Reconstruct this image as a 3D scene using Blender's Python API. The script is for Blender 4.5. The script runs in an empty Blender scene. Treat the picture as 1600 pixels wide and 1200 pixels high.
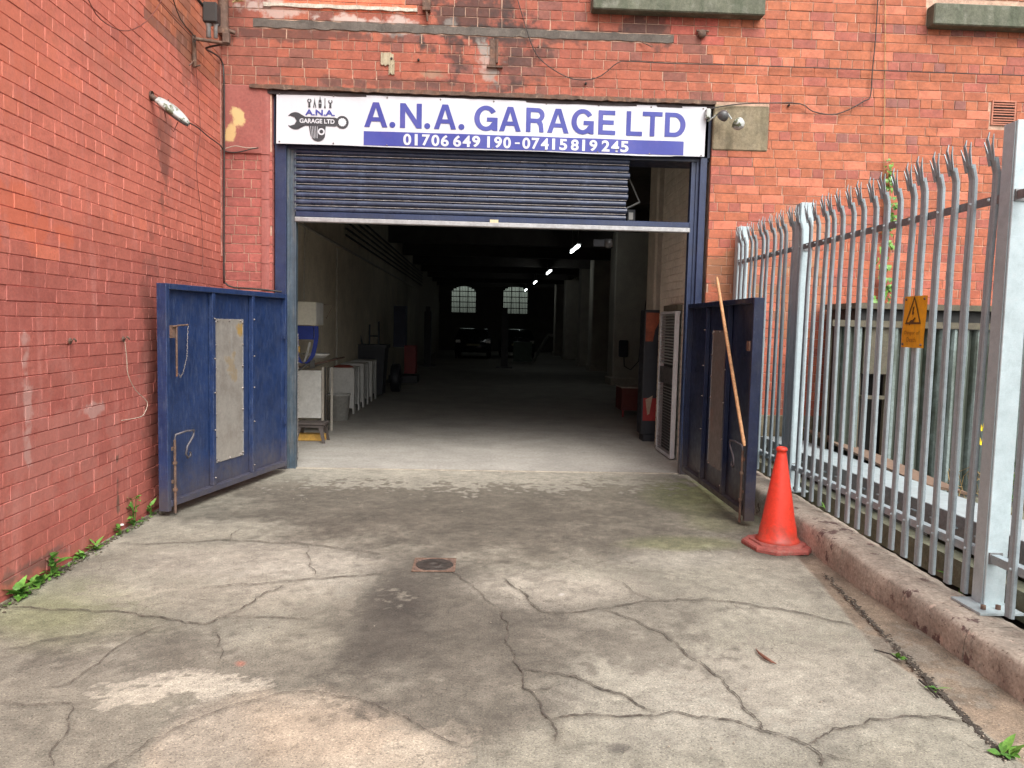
import bpy, math, random
import numpy as np
from mathutils import Vector, Matrix
rnd = random.Random(7)
C = bpy.context.scene.collection
sc = bpy.context.scene

# ------------------------------------------------------------------ camera, sky, sun, exposure
YAW, PITCH, ROLL, FPX, CAMH = math.radians(2.3535), math.radians(4.3339), math.radians(1.3257), 1204.35, 1.6
fw = np.array([math.sin(YAW)*math.cos(PITCH), math.cos(YAW)*math.cos(PITCH), -math.sin(PITCH)])
_r = np.array([math.cos(YAW), -math.sin(YAW), 0.0]); _u = np.cross(_r, fw)
rt = _r*math.cos(ROLL)+_u*math.sin(ROLL); up = -_r*math.sin(ROLL)+_u*math.cos(ROLL)
CAM = np.array([0.0, 0.0, CAMH])
cam = bpy.data.cameras.new('camera'); co = bpy.data.objects.new('camera', cam); C.objects.link(co)
cam.sensor_width = 36; cam.lens = FPX/1600*36; cam.clip_start = 0.05; cam.clip_end = 3000
co.matrix_world = Matrix(((rt[0], up[0], -fw[0], 0), (rt[1], up[1], -fw[1], 0), (rt[2], up[2], -fw[2], CAMH), (0, 0, 0, 1)))
sc.camera = co
SUN_EL, SUN_ROT = 50, 158      # degrees; the sun stands behind the camera's right shoulder, veiled by cloud
w = bpy.data.worlds.new('World'); sc.world = w; w.use_nodes = True
nt = w.node_tree; bg = nt.nodes['Background']
sky = nt.nodes.new('ShaderNodeTexSky'); sky.sky_type = 'NISHITA'; sky.sun_disc = False
sky.sun_elevation = math.radians(SUN_EL); sky.sun_rotation = math.radians(SUN_ROT); sky.dust_density = 4; sky.air_density = 1.0
hs = nt.nodes.new('ShaderNodeHueSaturation'); hs.inputs['Saturation'].default_value = 0.22   # overcast: the cloud takes the blue out
nt.links.new(sky.outputs[0], hs.inputs['Color']); nt.links.new(hs.outputs[0], bg.inputs[0])
bg.inputs[1].default_value = 0.15
sl = bpy.data.lights.new('sun', 'SUN'); so = bpy.data.objects.new('sun', sl); C.objects.link(so)
sl.energy = 1.3; sl.angle = math.radians(40); sl.color = (1.0, 0.965, 0.92)
_a = math.radians(SUN_ROT); _e = math.radians(SUN_EL)
sd = Vector((math.sin(_a)*math.cos(_e), math.cos(_a)*math.cos(_e), math.sin(_e)))
so.rotation_euler = sd.to_track_quat('Z', 'Y').to_euler(); so.location = (0, -5, 20)
sc.view_settings.view_transform = 'Standard'; sc.view_settings.look = 'None'
sc.view_settings.gamma = 1; sc.view_settings.use_curve_mapping = False
sc.view_settings.exposure = 1.03

# ------------------------------------------------------------------ measuring on the photograph (1600 x 1200) -> metres
def ray(px, py): return rt*(px-800)+up*(600-py)+fw*FPX
def on(px, py, ax, c):
    v = ray(px, py); t = (c-CAM[ax])/v[ax]; return CAM+v*t
def G(px, py, z=0.0): return on(px, py, 2, z)
FY = 8.25                      # face of the front brickwork
def F(px, py, Y=FY): return on(px, py, 1, Y)
def proj(P):
    v = np.asarray(P, float)-CAM; x = v@rt; y = v@up; z = v@fw
    return 800+FPX*x/z, 600-FPX*y/z, z
LWS = -0.022
def LX(y): return -2.64+LWS*(y-5)   # face of the left wall
def L(px, py, off=0.0):        # a photo point on the left wall
    v = ray(px, py); # x = -2.64+off+LWS*(y-5)
    t = (-2.64+off-LWS*5)/(v[0]-LWS*v[1]); return CAM+v*t

# ------------------------------------------------------------------ helpers
class MB:
    def __init__(s): s.v = []; s.f = []; s.sm = []
    def add(s, vs, fs, smooth=False):
        n = len(s.v); s.v += [tuple(map(float, p)) for p in vs]; s.f += [tuple(i+n for i in f) for f in fs]; s.sm += [smooth]*len(fs); return s
    def box(s, a, b, ch=0.0):
        x0, x1 = sorted((a[0], b[0])); y0, y1 = sorted((a[1], b[1])); z0, z1 = sorted((a[2], b[2]))
        if ch <= 0:
            s.add([(x0,y0,z0),(x1,y0,z0),(x1,y1,z0),(x0,y1,z0),(x0,y0,z1),(x1,y0,z1),(x1,y1,z1),(x0,y1,z1)],
                  [(0,3,2,1),(4,5,6,7),(0,1,5,4),(1,2,6,5),(2,3,7,6),(3,0,4,7)])
        else:
            c = min(ch, (x1-x0)*.45, (y1-y0)*.45, (z1-z0)*.45)
            vs = []
            for z, k in ((z0, c), (z0+c, 0), (z1-c, 0), (z1, c)):
                vs += [(x0+k+ (c if k==0 else 0), y0+k, z), (x1-k-(c if k==0 else 0), y0+k, z), (x1-k, y0+k+(c if k==0 else 0), z), (x1-k, y1-k-(c if k==0 else 0), z),
                       (x1-k-(c if k==0 else 0), y1-k, z), (x0+k+(c if k==0 else 0), y1-k, z), (x0+k, y1-k-(c if k==0 else 0), z), (x0+k, y0+k+(c if k==0 else 0), z)]
            fs = [tuple(range(7, -1, -1)), tuple(range(24, 32))]
            for l in range(3):
                for i in range(8): fs.append((l*8+i, l*8+(i+1) % 8, (l+1)*8+(i+1) % 8, (l+1)*8+i))
            s.add(vs, fs)
        return s
    def quad(s, *p): return s.add(p, [tuple(range(len(p)))])
    def tube(s, pts, r, n=8, cap=True, smooth=True):
        P = [Vector(p) for p in pts]; rs = r if isinstance(r, (list, tuple)) else [r]*len(P)
        t = (P[1]-P[0]).normalized(); a = t.orthogonal().normalized(); vs = []; 
        for i, p in enumerate(P):
            t = ((P[min(i+1, len(P)-1)]-P[max(i-1, 0)])).normalized()
            a = (a-t*a.dot(t)).normalized(); b = t.cross(a)
            for k in range(n):
                g = 2*math.pi*k/n; vs.append(p+(a*math.cos(g)+b*math.sin(g))*rs[i])
        fs = [(i*n+k, i*n+(k+1) % n, (i+1)*n+(k+1) % n, (i+1)*n+k) for i in range(len(P)-1) for k in range(n)]
        s.add(vs, fs, smooth)
        if cap: s.add(vs[:n], [tuple(range(n-1, -1, -1))]); s.add(vs[-n:], [tuple(range(n))])
        return s
    def lathe(s, prof, c=(0,0,0), n=24, axis='z', smooth=True):
        vs = []
        for r, h in prof:
            for k in range(n):
                g = 2*math.pi*k/n; a, b = r*math.cos(g), r*math.sin(g)
                p = (a, b, h) if axis == 'z' else ((a, h, b) if axis == 'y' else (h, a, b))
                vs.append((p[0]+c[0], p[1]+c[1], p[2]+c[2]))
        fs = [(i*n+k, i*n+(k+1) % n, (i+1)*n+(k+1) % n, (i+1)*n+k) for i in range(len(prof)-1) for k in range(n)]
        return s.add(vs, fs, smooth)
    def prism(s, poly, d0, d1, fn):     # poly in 2-D, fn(u,v,d)->xyz
        n = len(poly)
        s.add([fn(u, v, d0) for u, v in poly]+[fn(u, v, d1) for u, v in poly],
              [tuple(range(n)), tuple(range(2*n-1, n-1, -1))]+[(i, i+n, (i+1) % n+n, (i+1) % n) for i in range(n)])
        return s
    def mesh(s, name):
        me = bpy.data.meshes.new(name); me.from_pydata(s.v, [], s.f)
        me.polygons.foreach_set('use_smooth', s.sm); me.update(); return me
    def build(s, name, m, parent=None, loc=None):
        o = bpy.data.objects.new(name, s.mesh(name)); C.objects.link(o)
        if m: o.data.materials.append(m)
        if loc is not None: o.location = loc
        if parent: o.parent = parent
        return o
def fixn(o):
    import bmesh
    bm = bmesh.new(); bm.from_mesh(o.data); bmesh.ops.recalc_face_normals(bm, faces=bm.faces); bm.to_mesh(o.data); bm.free(); return o
def empty(name, loc=(0, 0, 0), rz=0.0):
    o = bpy.data.objects.new(name, None); C.objects.link(o); o.location = loc; o.rotation_euler = (0, 0, rz); o.empty_display_size = .1; return o
def tag(o, label, cat, group=None):
    o['label'] = label; o['category'] = cat
    if group: o['group'] = group
    return o
def structure(o): o['kind'] = 'structure'; return o
def stuff(o): o['kind'] = 'stuff'; return o
def inst(name, me, parent=None, loc=None, rot=None, scale=None):
    o = bpy.data.objects.new(name, me); C.objects.link(o)
    if parent: o.parent = parent
    if loc is not None: o.location = loc
    if rot is not None: o.rotation_euler = rot
    if scale is not None: o.scale = scale
    return o

# ------------------------------------------------------------------ materials
def _n(nt, t, **k):
    n = nt.nodes.new(t)
    for a, b in k.items(): setattr(n, a, b)
    return n
def mat(name, col, rough=.7, metal=0.0, var=.18, scale=5.0, spots=None, streak=None, bump=.25, bscale=90.0, attr=False, chips=None, spec=.5, extra=None, coords='pos', gr=30):
    m = bpy.data.materials.new(name); m.use_nodes = True; nt = m.node_tree; L_ = nt.links.new
    b = nt.nodes['Principled BSDF']; b.inputs['Roughness'].default_value = rough; b.inputs['Metallic'].default_value = metal
    b.inputs['Specular IOR Level'].default_value = spec
    pos = _n(nt, 'ShaderNodeNewGeometry').outputs['Position'] if coords == 'pos' else _n(nt, 'ShaderNodeTexCoord').outputs['Object']
    def noise(s, det=6, stretch=None, rg=.6):
        n = _n(nt, 'ShaderNodeTexNoise'); n.inputs['Scale'].default_value = s; n.inputs['Detail'].default_value = det; n.inputs['Roughness'].default_value = rg
        if stretch:
            mp = _n(nt, 'ShaderNodeMapping'); mp.inputs['Scale'].default_value = stretch; L_(pos, mp.inputs[0]); L_(mp.outputs[0], n.inputs['Vector'])
        else: L_(pos, n.inputs['Vector'])
        return n.outputs['Fac']
    def ramp(f, lo, hi, a=0.0, bb=1.0):
        r = _n(nt, 'ShaderNodeMapRange'); r.inputs[1].default_value = lo; r.inputs[2].default_value = hi; r.inputs[3].default_value = a; r.inputs[4].default_value = bb
        L_(f, r.inputs[0]); return r.outputs[0]
    def mix(f, a, c, mode='MIX'):
        x = _n(nt, 'ShaderNodeMix', data_type='RGBA', blend_type=mode)
        if isinstance(f, (int, float)): x.inputs[0].default_value = f
        else: L_(f, x.inputs[0])
        for i, q in ((6, a), (7, c)):
            if isinstance(q, (tuple, list)): x.inputs[i].default_value = (*q[:3], 1)
            else: L_(q, x.inputs[i])
        return x.outputs[2]
    if attr:
        at = _n(nt, 'ShaderNodeAttribute', attribute_name='bc'); oi = _n(nt, 'ShaderNodeObjectInfo')
        base = mix(1.0, at.outputs['Color'], oi.outputs['Color'], 'ADD') if attr == 'sum' else at.outputs['Color']
    else:
        rg = _n(nt, 'ShaderNodeRGB'); rg.outputs[0].default_value = (*col, 1); base = rg.outputs[0]
    v = noise(scale)
    hv = _n(nt, 'ShaderNodeHueSaturation'); L_(base, hv.inputs['Color']); L_(ramp(v, .25, .75, 1-var, 1+var), hv.inputs['Value'])
    c = hv.outputs[0]
    if chips:
        for (cc, thr, s) in chips: c = mix(ramp(noise(s, 8, rg=.7), thr, thr+.03), c, cc)
    if spots:
        for (cc, thr, s, amt) in spots: c = mix(ramp(noise(s), thr, thr+.22, 0, amt), c, cc)
    if streak:
        cc, thr, s, amt = streak; c = mix(ramp(noise(s, 5, (1, 1, .12)), thr, thr+.25, 0, amt), c, cc)
    fine = noise(bscale*1.7, 3); fine2 = noise(gr, 5, rg=.7)
    c = mix(.5*min(1, var*3), c, mix(1.0, c, ramp(fine, .3, .7, .6, 1.4), 'MULTIPLY'))
    c = mix(.6*min(1, var*4), c, mix(1.0, c, ramp(fine2, .3, .7, .62, 1.38), 'MULTIPLY'))
    if extra: c = extra(nt, pos, c, noise, ramp, mix)
    L_(c, b.inputs['Base Color'])
    if bump:
        bp = _n(nt, 'ShaderNodeBump'); bp.inputs['Strength'].default_value = bump; bp.inputs['Distance'].default_value = .004
        L_(noise(bscale, 8), bp.inputs['Height']); L_(bp.outputs[0], b.inputs['Normal'])
    if rough < .95:
        L_(ramp(noise(scale*3), .3, .7, max(0, rough-.12), min(1, rough+.12)), b.inputs['Roughness'])
    return m
def blotch(pts):           # stains and painted shade of their own shape at fixed places: pts = (centre, radii, colour, amount)
    def ex(nt, pos, c, noise, ramp, mix):
        nz = noise(5, 8)
        for ctr, rad, col, amt in pts:
            s = _n(nt, 'ShaderNodeVectorMath', operation='SUBTRACT'); nt.links.new(pos, s.inputs[0]); s.inputs[1].default_value = ctr
            d = _n(nt, 'ShaderNodeVectorMath', operation='DIVIDE'); nt.links.new(s.outputs[0], d.inputs[0]); d.inputs[1].default_value = rad
            l = _n(nt, 'ShaderNodeVectorMath', operation='LENGTH'); nt.links.new(d.outputs[0], l.inputs[0])
            a = _n(nt, 'ShaderNodeMath', operation='ADD'); nt.links.new(l.outputs['Value'], a.inputs[0]); nt.links.new(ramp(nz, .3, .7, -.9, .9), a.inputs[1])
            c = mix(ramp(a.outputs[0], 1.1, .7, 0, amt), c, col)
        return c
    return ex
def depth_shade(y0, y1, col, amt):      # interior shade painted in: colour darkens with distance from the doorway
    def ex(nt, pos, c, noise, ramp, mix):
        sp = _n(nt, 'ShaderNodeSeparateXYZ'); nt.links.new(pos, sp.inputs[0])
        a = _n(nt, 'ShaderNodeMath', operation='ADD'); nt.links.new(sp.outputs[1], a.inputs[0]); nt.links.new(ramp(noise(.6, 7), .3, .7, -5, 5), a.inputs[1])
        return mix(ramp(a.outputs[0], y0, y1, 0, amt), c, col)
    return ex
def glow(name, col, s):
    m = bpy.data.materials.new(name); m.use_nodes = True; b = m.node_tree.nodes['Principled BSDF']
    b.inputs['Base Color'].default_value = (*col, 1); b.inputs['Emission Color'].default_value = (*col, 1); b.inputs['Emission Strength'].default_value = s; return m
def grime_low(z0, z1, col, amt):
    def ex(nt, pos, c, noise, ramp, mix):
        sp = _n(nt, 'ShaderNodeSeparateXYZ'); nt.links.new(pos, sp.inputs[0]); a = _n(nt, 'ShaderNodeMath', operation='ADD'); nt.links.new(sp.outputs[2], a.inputs[0]); nt.links.new(ramp(noise(14, 8, rg=.7), .3, .7, -.12, .12), a.inputs[1])
        return mix(ramp(a.outputs[0], z1, z0, 0, amt), c, col)
    return ex
soot, white, dirt = (.035, .03, .027), (.62, .58, .52), (.09, .075, .055)
def at(P, r): return (float(P[0]), float(P[1]), float(P[2])), r
facade_marks = []
for (px, py, rx, rz, col, amt) in ((735, 20, .45, .5, soot, .75), (800, 75, .35, .35, soot, .6), (600, 38, .5, .1, white, .6), (800, 55, .9, .12, soot, .6), (500, 55, .9, .06, soot, .6), (1010, 40, .25, .18, soot, .6), (760, 95, .14, .25, (.45, .42, .37), .5), (430, 15, .35, .1, white, .45),
                                   (1240, 470, .35, .4, (.2, .17, .07), .3), (1150, 430, .3, .4, (.2, .15, .07), .45), (1255, 365, .3, .3, (.42, .35, .22), .25), (680, 115, .12, .05, (.28, .24, .16), .5), (640, 130, 1.2, .05, soot, .45), (1300, 160, .3, .2, soot, .12), (360, 200, .1, .22, (.5, .36, .16), .0)):
    P = F(px, py); facade_marks.append((tuple(map(float, P)), (rx, 1.5, rz), col, amt))
brick_m = mat('facade_brick', (0, 0, 0), .86, attr='sum', var=.22, gr=34, scale=9, bump=.6, bscale=70, streak=((.10, .05, .04), .58, 7, .45), spots=[((.62, .2, .12), .62, 14, .35)], chips=[((.30, .10, .06), .69, 22)], extra=blotch(facade_marks))
lw_marks = []
for (px, py, ry, rz, col, amt) in ((285, 30, .9, .35, (.45, .17, .08), .3), (258, 230, .13, .42, (.12, .07, .05), .5), (235, 560, .14, .9, (.14, .07, .055), .35), (30, 330, .45, .16, (.62, .15, .075), .6), (15, 60, .5, .3, (.60, .17, .09), .35), (290, 80, .25, .3, (.1, .07, .05), .35),  # the tall dark mark beside the open gate is its shade, painted on
                                   (60, 880, .5, .05, (.12, .08, .07), .6), (45, 640, .05, .3, (.55, .38, .34), .5), (145, 640, .18, .06, (.62, .5, .46), .35), (100, 690, .8, .4, (.42, .2, .17), .25), (185, 770, .03, .2, (.12, .07, .05), .85), (160, 100, .5, .14, (.42, .16, .11), .35)):
    P = L(px, py); lw_marks.append((tuple(map(float, P)), (1.5, ry, rz), col, amt))
lwall_m = mat('painted_red_brick', (0, 0, 0), .62, attr='sum', var=.14, scale=3, bump=.5, bscale=45, streak=((.60, .27, .23), .54, 10, .5), spots=[((.30, .06, .05), .58, 5, .4), ((.62, .2, .13), .6, 12, .3)], chips=[((.25, .08, .055), .72, 30), ((.60, .33, .27), .735, 17)], extra=blotch(lw_marks))
mortar_m = mat('mortar', (.50, .33, .24), .95, var=.3, scale=8, bump=.6, bscale=120, spots=[((.16, .10, .08), .5, 1.3, .75)])
lmortar_m = mat('painted_mortar', (.40, .10, .08), .8, var=.3, scale=12, bump=.5, bscale=90, spots=[((.12, .04, .035), .5, 6, .8)])
redstone_m = mat('red_painted_stone', (.30, .092, .073), .7, var=.15, scale=3, bump=.6, bscale=25, spots=[((.27, .06, .05), .5, 5, .5)], streak=((.25, .08, .07), .6, 10, .4),
                 extra=blotch([(tuple(map(float, F(372, 182, 8.235))), (.06, .5, .09), (.62, .45, .2), .95), (tuple(map(float, F(360, 205, 8.235))), (.05, .5, .09), (.6, .42, .18), .9)]))
sandstone_m = mat('sandstone', (.22, .18, .115), .9, var=.25, scale=3, bump=.6, bscale=50, streak=((.09, .08, .045), .48, 8, .7), spots=[((.11, .095, .06), .5, 4, .6), ((.34, .30, .2), .6, 6, .5)])
sill_m = mat('mossy_sill_stone', (.115, .12, .085), .92, var=.3, scale=4, bump=.7, bscale=50, streak=((.06, .075, .045), .45, 9, .8), spots=[((.30, .30, .25), .55, 7, .6)])
cement_m = mat('cement_band', (.50, .46, .38), .95, var=.3, scale=8, bump=.8, bscale=40, chips=[((.30, .09, .06), .64, 18)])
rust_m = mat('rusted_iron', (.12, .075, .055), .9, var=.4, scale=9, bump=.8, bscale=45, spots=[((.36, .28, .2), .56, 16, .8), ((.22, .08, .035), .5, 8, .6)])
darkbeam_m = mat('weathered_beam', (.11, .095, .08), .92, var=.3, scale=6, bump=.9, bscale=45, spots=[((.38, .34, .27), .6, 18, .7)])
def blue(name, c, sc1=(.35, .38, .42), amt=.5, thr=.58): return mat(name, c, .42, var=.22, scale=4, gr=60, bump=.2, bscale=60, streak=(sc1, thr, 70, amt*.55), spots=[(tuple(.45*q for q in c), .52, 5, .6), (tuple(.5*(q+.12) for q in c), .52, 2.2, .35), ((.2, .23, .3), .62, 75, .5)], chips=[((.28, .14, .07), .75, 16), ((.5, .52, .55), .755, 60)], coords='pos', extra=grime_low(.06, .42, (.10, .078, .06), .6))
gate_blue = blue('gate_blue_paint', (.014, .032, .098), (.12, .15, .22), .6, .5); gate_dark = blue('gate_dark_blue_paint', (.007, .013, .042), (.08, .08, .10), .5, .55)
frame_blue = blue('frame_blue_paint', (.016, .028, .075), (.10, .12, .16), .5, .55); guide_blue = mat('guide_grey_blue', (.055, .08, .105), .5, var=.3, scale=6, streak=((.2, .18, .15), .5, 22, .5), bump=.2, chips=[((.25, .13, .07), .72, 14)])
slat_m = mat('shutter_navy', (.022, .031, .062), .36, var=.35, scale=5, bump=.15, bscale=30, streak=((.09, .12, .2), .55, 8, .5), spots=[((.10, .08, .07), .58, 9, .35)], chips=[((.35, .38, .45), .73, 40)])
slat_edge = mat('shutter_edge_highlight', (.40, .37, .35), .6, var=.5, scale=16, bump=.2, spots=[((.12, .08, .06), .5, 20, .7)])  # light catching the slat joins, painted as a pale colour
alu_m = mat('grey_aluminium', (.36, .36, .36), .45, .35, var=.2, scale=8, spots=[((.2, .18, .16), .55, 14, .5)])
plate_m = mat('scratched_steel', (.40, .37, .33), .45, .45, var=.1, scale=7, bump=.12, bscale=30, spots=[((.28, .245, .21), .48, 5, .6)], streak=((.55, .54, .52), .6, 12, .5),
              extra=blotch([((-2.2, 7.25, 1.5), (.06, .1, .14), (.55, .33, .06), .8), ((-2.23, 7.1, 1.3), (.08, .14, .3), (.42, .28, .1), .45)]))
plate2_m = mat('dull_steel', (.17, .145, .13), .5, .3, var=.12, scale=6, bump=.35, bscale=40, spots=[((.28, .12, .09), .55, 5, .5)])
bolt_m = mat('bolt_steel', (.25, .22, .2), .5, .6, var=.3, scale=30)
galv_m = mat('galvanised_steel', (.30, .365, .39), .5, .15, var=.14, scale=18, bump=.1, spots=[((.24, .27, .285), .5, 30, .5)], streak=((.6, .62, .63), .6, 20, .5), chips=[((.2, .2, .2), .72, 30)])
galv2_m = mat('galvanised_post', (.42, .50, .52), .42, .2, var=.12, scale=8, bump=.06, spots=[((.38, .42, .43), .5, 30, .5)], streak=((.3, .33, .33), .62, 10, .5))
galvd_m = mat('dark_galvanised_rail', (.22, .22, .22), .5, .55, var=.2, scale=12)
sign_w = mat('banner_white', (.56, .57, .60), .45, var=.03, scale=2, bump=0, spots=[((.44, .46, .51), .55, 3, .3)])
sign_b = mat('banner_blue', (.036, .046, .27), .45, var=.05, scale=3, bump=0, spots=[((.10, .075, .28), .5, 4, .5)])
sign_k = mat('banner_black', (.03, .03, .035), .5, var=.05, bump=0)
cone_m = mat('cone_plastic', (.70, .045, .022), .45, var=.12, scale=6, bump=.2, bscale=25, gr=40, extra=grime_low(.03, .20, (.26, .06, .04), .75), spots=[((.42, .05, .03), .58, 14, .5)], chips=[((.30, .07, .05), .70, 22)], streak=((.80, .12, .06), .58, 20, .4))
coneb_m = mat('cone_base_rubber', (.30, .075, .06), .8, var=.25, scale=14, bump=.5, spots=[((.25, .14, .11), .5, 25, .7)])
wood_m = mat('pole_wood', (.46, .24, .11), .65, var=.3, scale=20, bump=.3, streak=((.25, .12, .05), .5, 30, .5))
kerb_m = mat('kerb_stone', (.37, .32, .26), .95, var=.3, scale=6, bump=1.0, bscale=35, gr=45, spots=[((.20, .16, .125), .48, 5, .7)], chips=[((.50, .40, .32), .60, 9), ((.12, .075, .068), .585, 6.3), ((.16, .12, .09), .60, 38)])
cream_m = mat('cream_painted_wall', (.62, .55, .42), .8, var=.15, scale=3, bump=.5, bscale=30, spots=[((.45, .40, .3), .5, 2, .5)], chips=[((.12, .09, .07), .74, 12)], extra=depth_shade(15, 32, (.12, .105, .085), .8))
creamb_m = mat('cream_painted_brick', (.68, .62, .52), .78, var=.12, scale=4, bump=.5, bscale=60, spots=[((.48, .43, .34), .52, 6, .5)])
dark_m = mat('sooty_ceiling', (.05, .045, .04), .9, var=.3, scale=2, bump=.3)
pillar_m = mat('pillar_paint', (.36, .33, .28), .8, var=.2, scale=2, bump=.3)
intfloor_m = mat('garage_floor', (.33, .31, .275), .82, var=.22, scale=1.6, bump=.5, bscale=50, spots=[((.42, .40, .355), .5, 2.5, .7), ((.17, .155, .135), .56, 5, .6)], streak=((.22, .13, .11), .62, 4, .35), chips=[((.1, .09, .08), .72, 22)], extra=depth_shade(17, 34, (.12, .11, .09), .7))
soil_m = mat('dark_soil', (.055, .045, .035), .95, var=.4, scale=9, bump=1, bscale=40)
def troughs(nt, pos, c, noise, ramp, mix):        # shade between the ridges painted on: darker towards the back of the sheet
    sp = _n(nt, 'ShaderNodeSeparateXYZ'); nt.links.new(pos, sp.inputs[0])
    a = _n(nt, 'ShaderNodeMath', operation='ADD'); nt.links.new(sp.outputs[1], a.inputs[0]); nt.links.new(ramp(noise(9, 5), .3, .7, -.02, .02), a.inputs[1])
    return mix(ramp(a.outputs[0], 7.18, 7.225, 0, .8), c, (.035, .04, .022))
corr_m = mat('corrugated_green_grey', (.20, .25, .24), .5, .2, extra=troughs, var=.3, scale=4, bump=.2, streak=((.05, .06, .035), .42, 10, .85), spots=[((.30, .36, .36), .6, 9, .6)])
timber_m = mat('old_timber', (.10, .088, .062), .9, var=.3, scale=10, bump=.7, spots=[((.08, .09, .05), .5, 7, .6)])
black_m = mat('black_void_board', (.02, .02, .018), .8, var=.3)
brown_m = mat('brown_board', (.17, .11, .075), .85, var=.2, scale=5, bump=.3, spots=[((.14, .10, .07), .5, 6, .6)])
conc_m = mat('mossy_concrete', (.17, .175, .12), .95, var=.3, scale=8, bump=.8, chips=[((.30, .12, .08), .66, 14)])
yellow_m = mat('yellow_plate', (.72, .34, .01), .5, var=.1, scale=10, bump=0, streak=((.25, .2, .05), .55, 45, .7))
leafs = [mat('weed_leaf', (.075, .19, .025), .5, var=.3, scale=40, bump=.3), mat('weed_leaf_light', (.13, .28, .045), .5, var=.3, scale=40, bump=.3), mat('weed_leaf_dark', (.05, .14, .02), .55, var=.3, scale=40, bump=.3)]
dry_m = mat('dry_stem', (.38, .27, .12), .85, var=.3, scale=40, bump=0)
flower_m = mat('yellow_petal', (.75, .55, .01), .6, var=.1, bump=0)
cable_m = mat('black_cable', (.03, .025, .022), .6, var=.2, bump=0); cabler_m = mat('reddish_cable', (.16, .05, .035), .6, var=.2, bump=0); string_m = mat('pale_string', (.45, .38, .3), .8, var=.2, bump=0)
grey_m = mat('grey_plastic', (.32, .32, .31), .5, var=.2, bump=.05); lampw_m = mat('pale_lamp_housing', (.42, .44, .42), .45, var=.15, scale=12, bump=.1, chips=[((.10, .11, .06), .53, 13)])
lampk_m = mat('dark_lamp_face', (.07, .07, .07), .35, var=.2, bump=.05)
crack_m = mat('crack_dirt', (.085, .072, .058), 1, var=.4, scale=30, bump=.3)
whiteg_m = mat('dirty_white_panel', (.56, .55, .52), .6, var=.15, scale=5, bump=.15, chips=[((.12, .11, .1), .68, 9)])
strap_m = mat('blue_strap', (.015, .035, .24), .6, var=.15, bump=.1); brownp_m = mat('dark_brown_plastic', (.075, .06, .055), .7, var=.2, bump=.2)
yelblk_m = mat('yellow_block', (.62, .36, .08), .7, var=.2, scale=20, bump=.3); redlid_m = mat('dull_red_cloth', (.24, .05, .035), .9, var=.2, bump=.3)
bin_m = mat('black_plastic', (.018, .02, .026), .5, var=.2, bump=.1); redm = mat('dark_red_paint', (.25, .02, .02), .5, var=.2, bump=.1); car_m = mat('dark_car_paint', (.012, .014, .018), .2, var=.05, bump=0)
glasscar_m = mat('car_glass', (.01, .012, .015), .08, var=.05, bump=0); lens_m = mat('car_lamp_lens', (.35, .33, .3), .15, var=.05, bump=0); orange_m = mat('orange_graphic', (.26, .06, .025), .4, var=.5, scale=6, bump=0)
greenm = mat('dull_green_paint', (.05, .09, .06), .5, var=.2, bump=.1); rustplate_m = mat('rusty_cast_iron', (.14, .085, .06), .85, var=.4, scale=25, bump=.6, spots=[((.40, .28, .21), .54, 22, .7)])
leafbrown_m = mat('dead_leaf', (.17, .07, .045), .8, var=.3, scale=50, bump=.3)

# ------------------------------------------------------------------ brickwork
TEXT = {}
def brick_verts(w_, h_, d_, ch, jit, r):
    """front face towards -y at y=0 (before the chamfer) ; spans 0..w, 0..h"""
    j = lambda a: r.uniform(-a, a)
    o = [(0, 0), (w_, 0), (w_, h_), (0, h_)]
    fr = [(ch+j(jit), ch+j(jit)), (w_-ch+j(jit), ch+j(jit)), (w_-ch+j(jit), h_-ch+j(jit)), (ch+j(jit), h_-ch+j(jit))]
    y = [j(.0018) for _ in range(4)]
    v = [(fr[i][0], -d_+y[i], fr[i][1]) for i in range(4)]+[(o[i][0]+j(jit), -d_+ch+.001, o[i][1]+j(jit)) for i in range(4)]+[(o[i][0], .02, o[i][1]) for i in range(4)]
    f = [(0, 1, 2, 3)]+[(i+4, (i+1) % 4+4, (i+1) % 4, i) for i in range(4)]+[(i+8, (i+1) % 4+8, (i+1) % 4+4, i+4) for i in range(4)]
    return v, f
def layout(u0, u1, z0, z1, H, Ls, Lh, headers, holes, seed, zoff=0):
    """list of (u, w, z, h) for every brick of a wall, openings left out"""
    r = random.Random(seed); out = []; k = 0; z = z0
    while z < z1-.02:
        hd = headers(k); step = Lh if hd else Ls
        off = (k % 2)*step*.5+r.uniform(-.02, .02)+(0 if hd else (k//4 % 2)*.06)
        u = u0-off
        while u < u1:
            wv = step*(1+r.uniform(-.03, .03)) if not (not hd and r.random() < .025) else Lh
            segs = [(max(u, u0), min(u+wv, u1))]
            for (a, b, c, d) in holes:
                if z+H*.5 > c and z+H*.5 < d:
                    ns = []
                    for s, e in segs:
                        if e <= a or s >= b: ns.append((s, e))
                        else:
                            if s < a: ns.append((s, a))
                            if e > b: ns.append((b, e))
                    segs = ns
            for s, e in segs:
                if e-s > .03: out.append((s, e-s, z, H))
            u += wv
        z += H; k += 1
    return out
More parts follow.
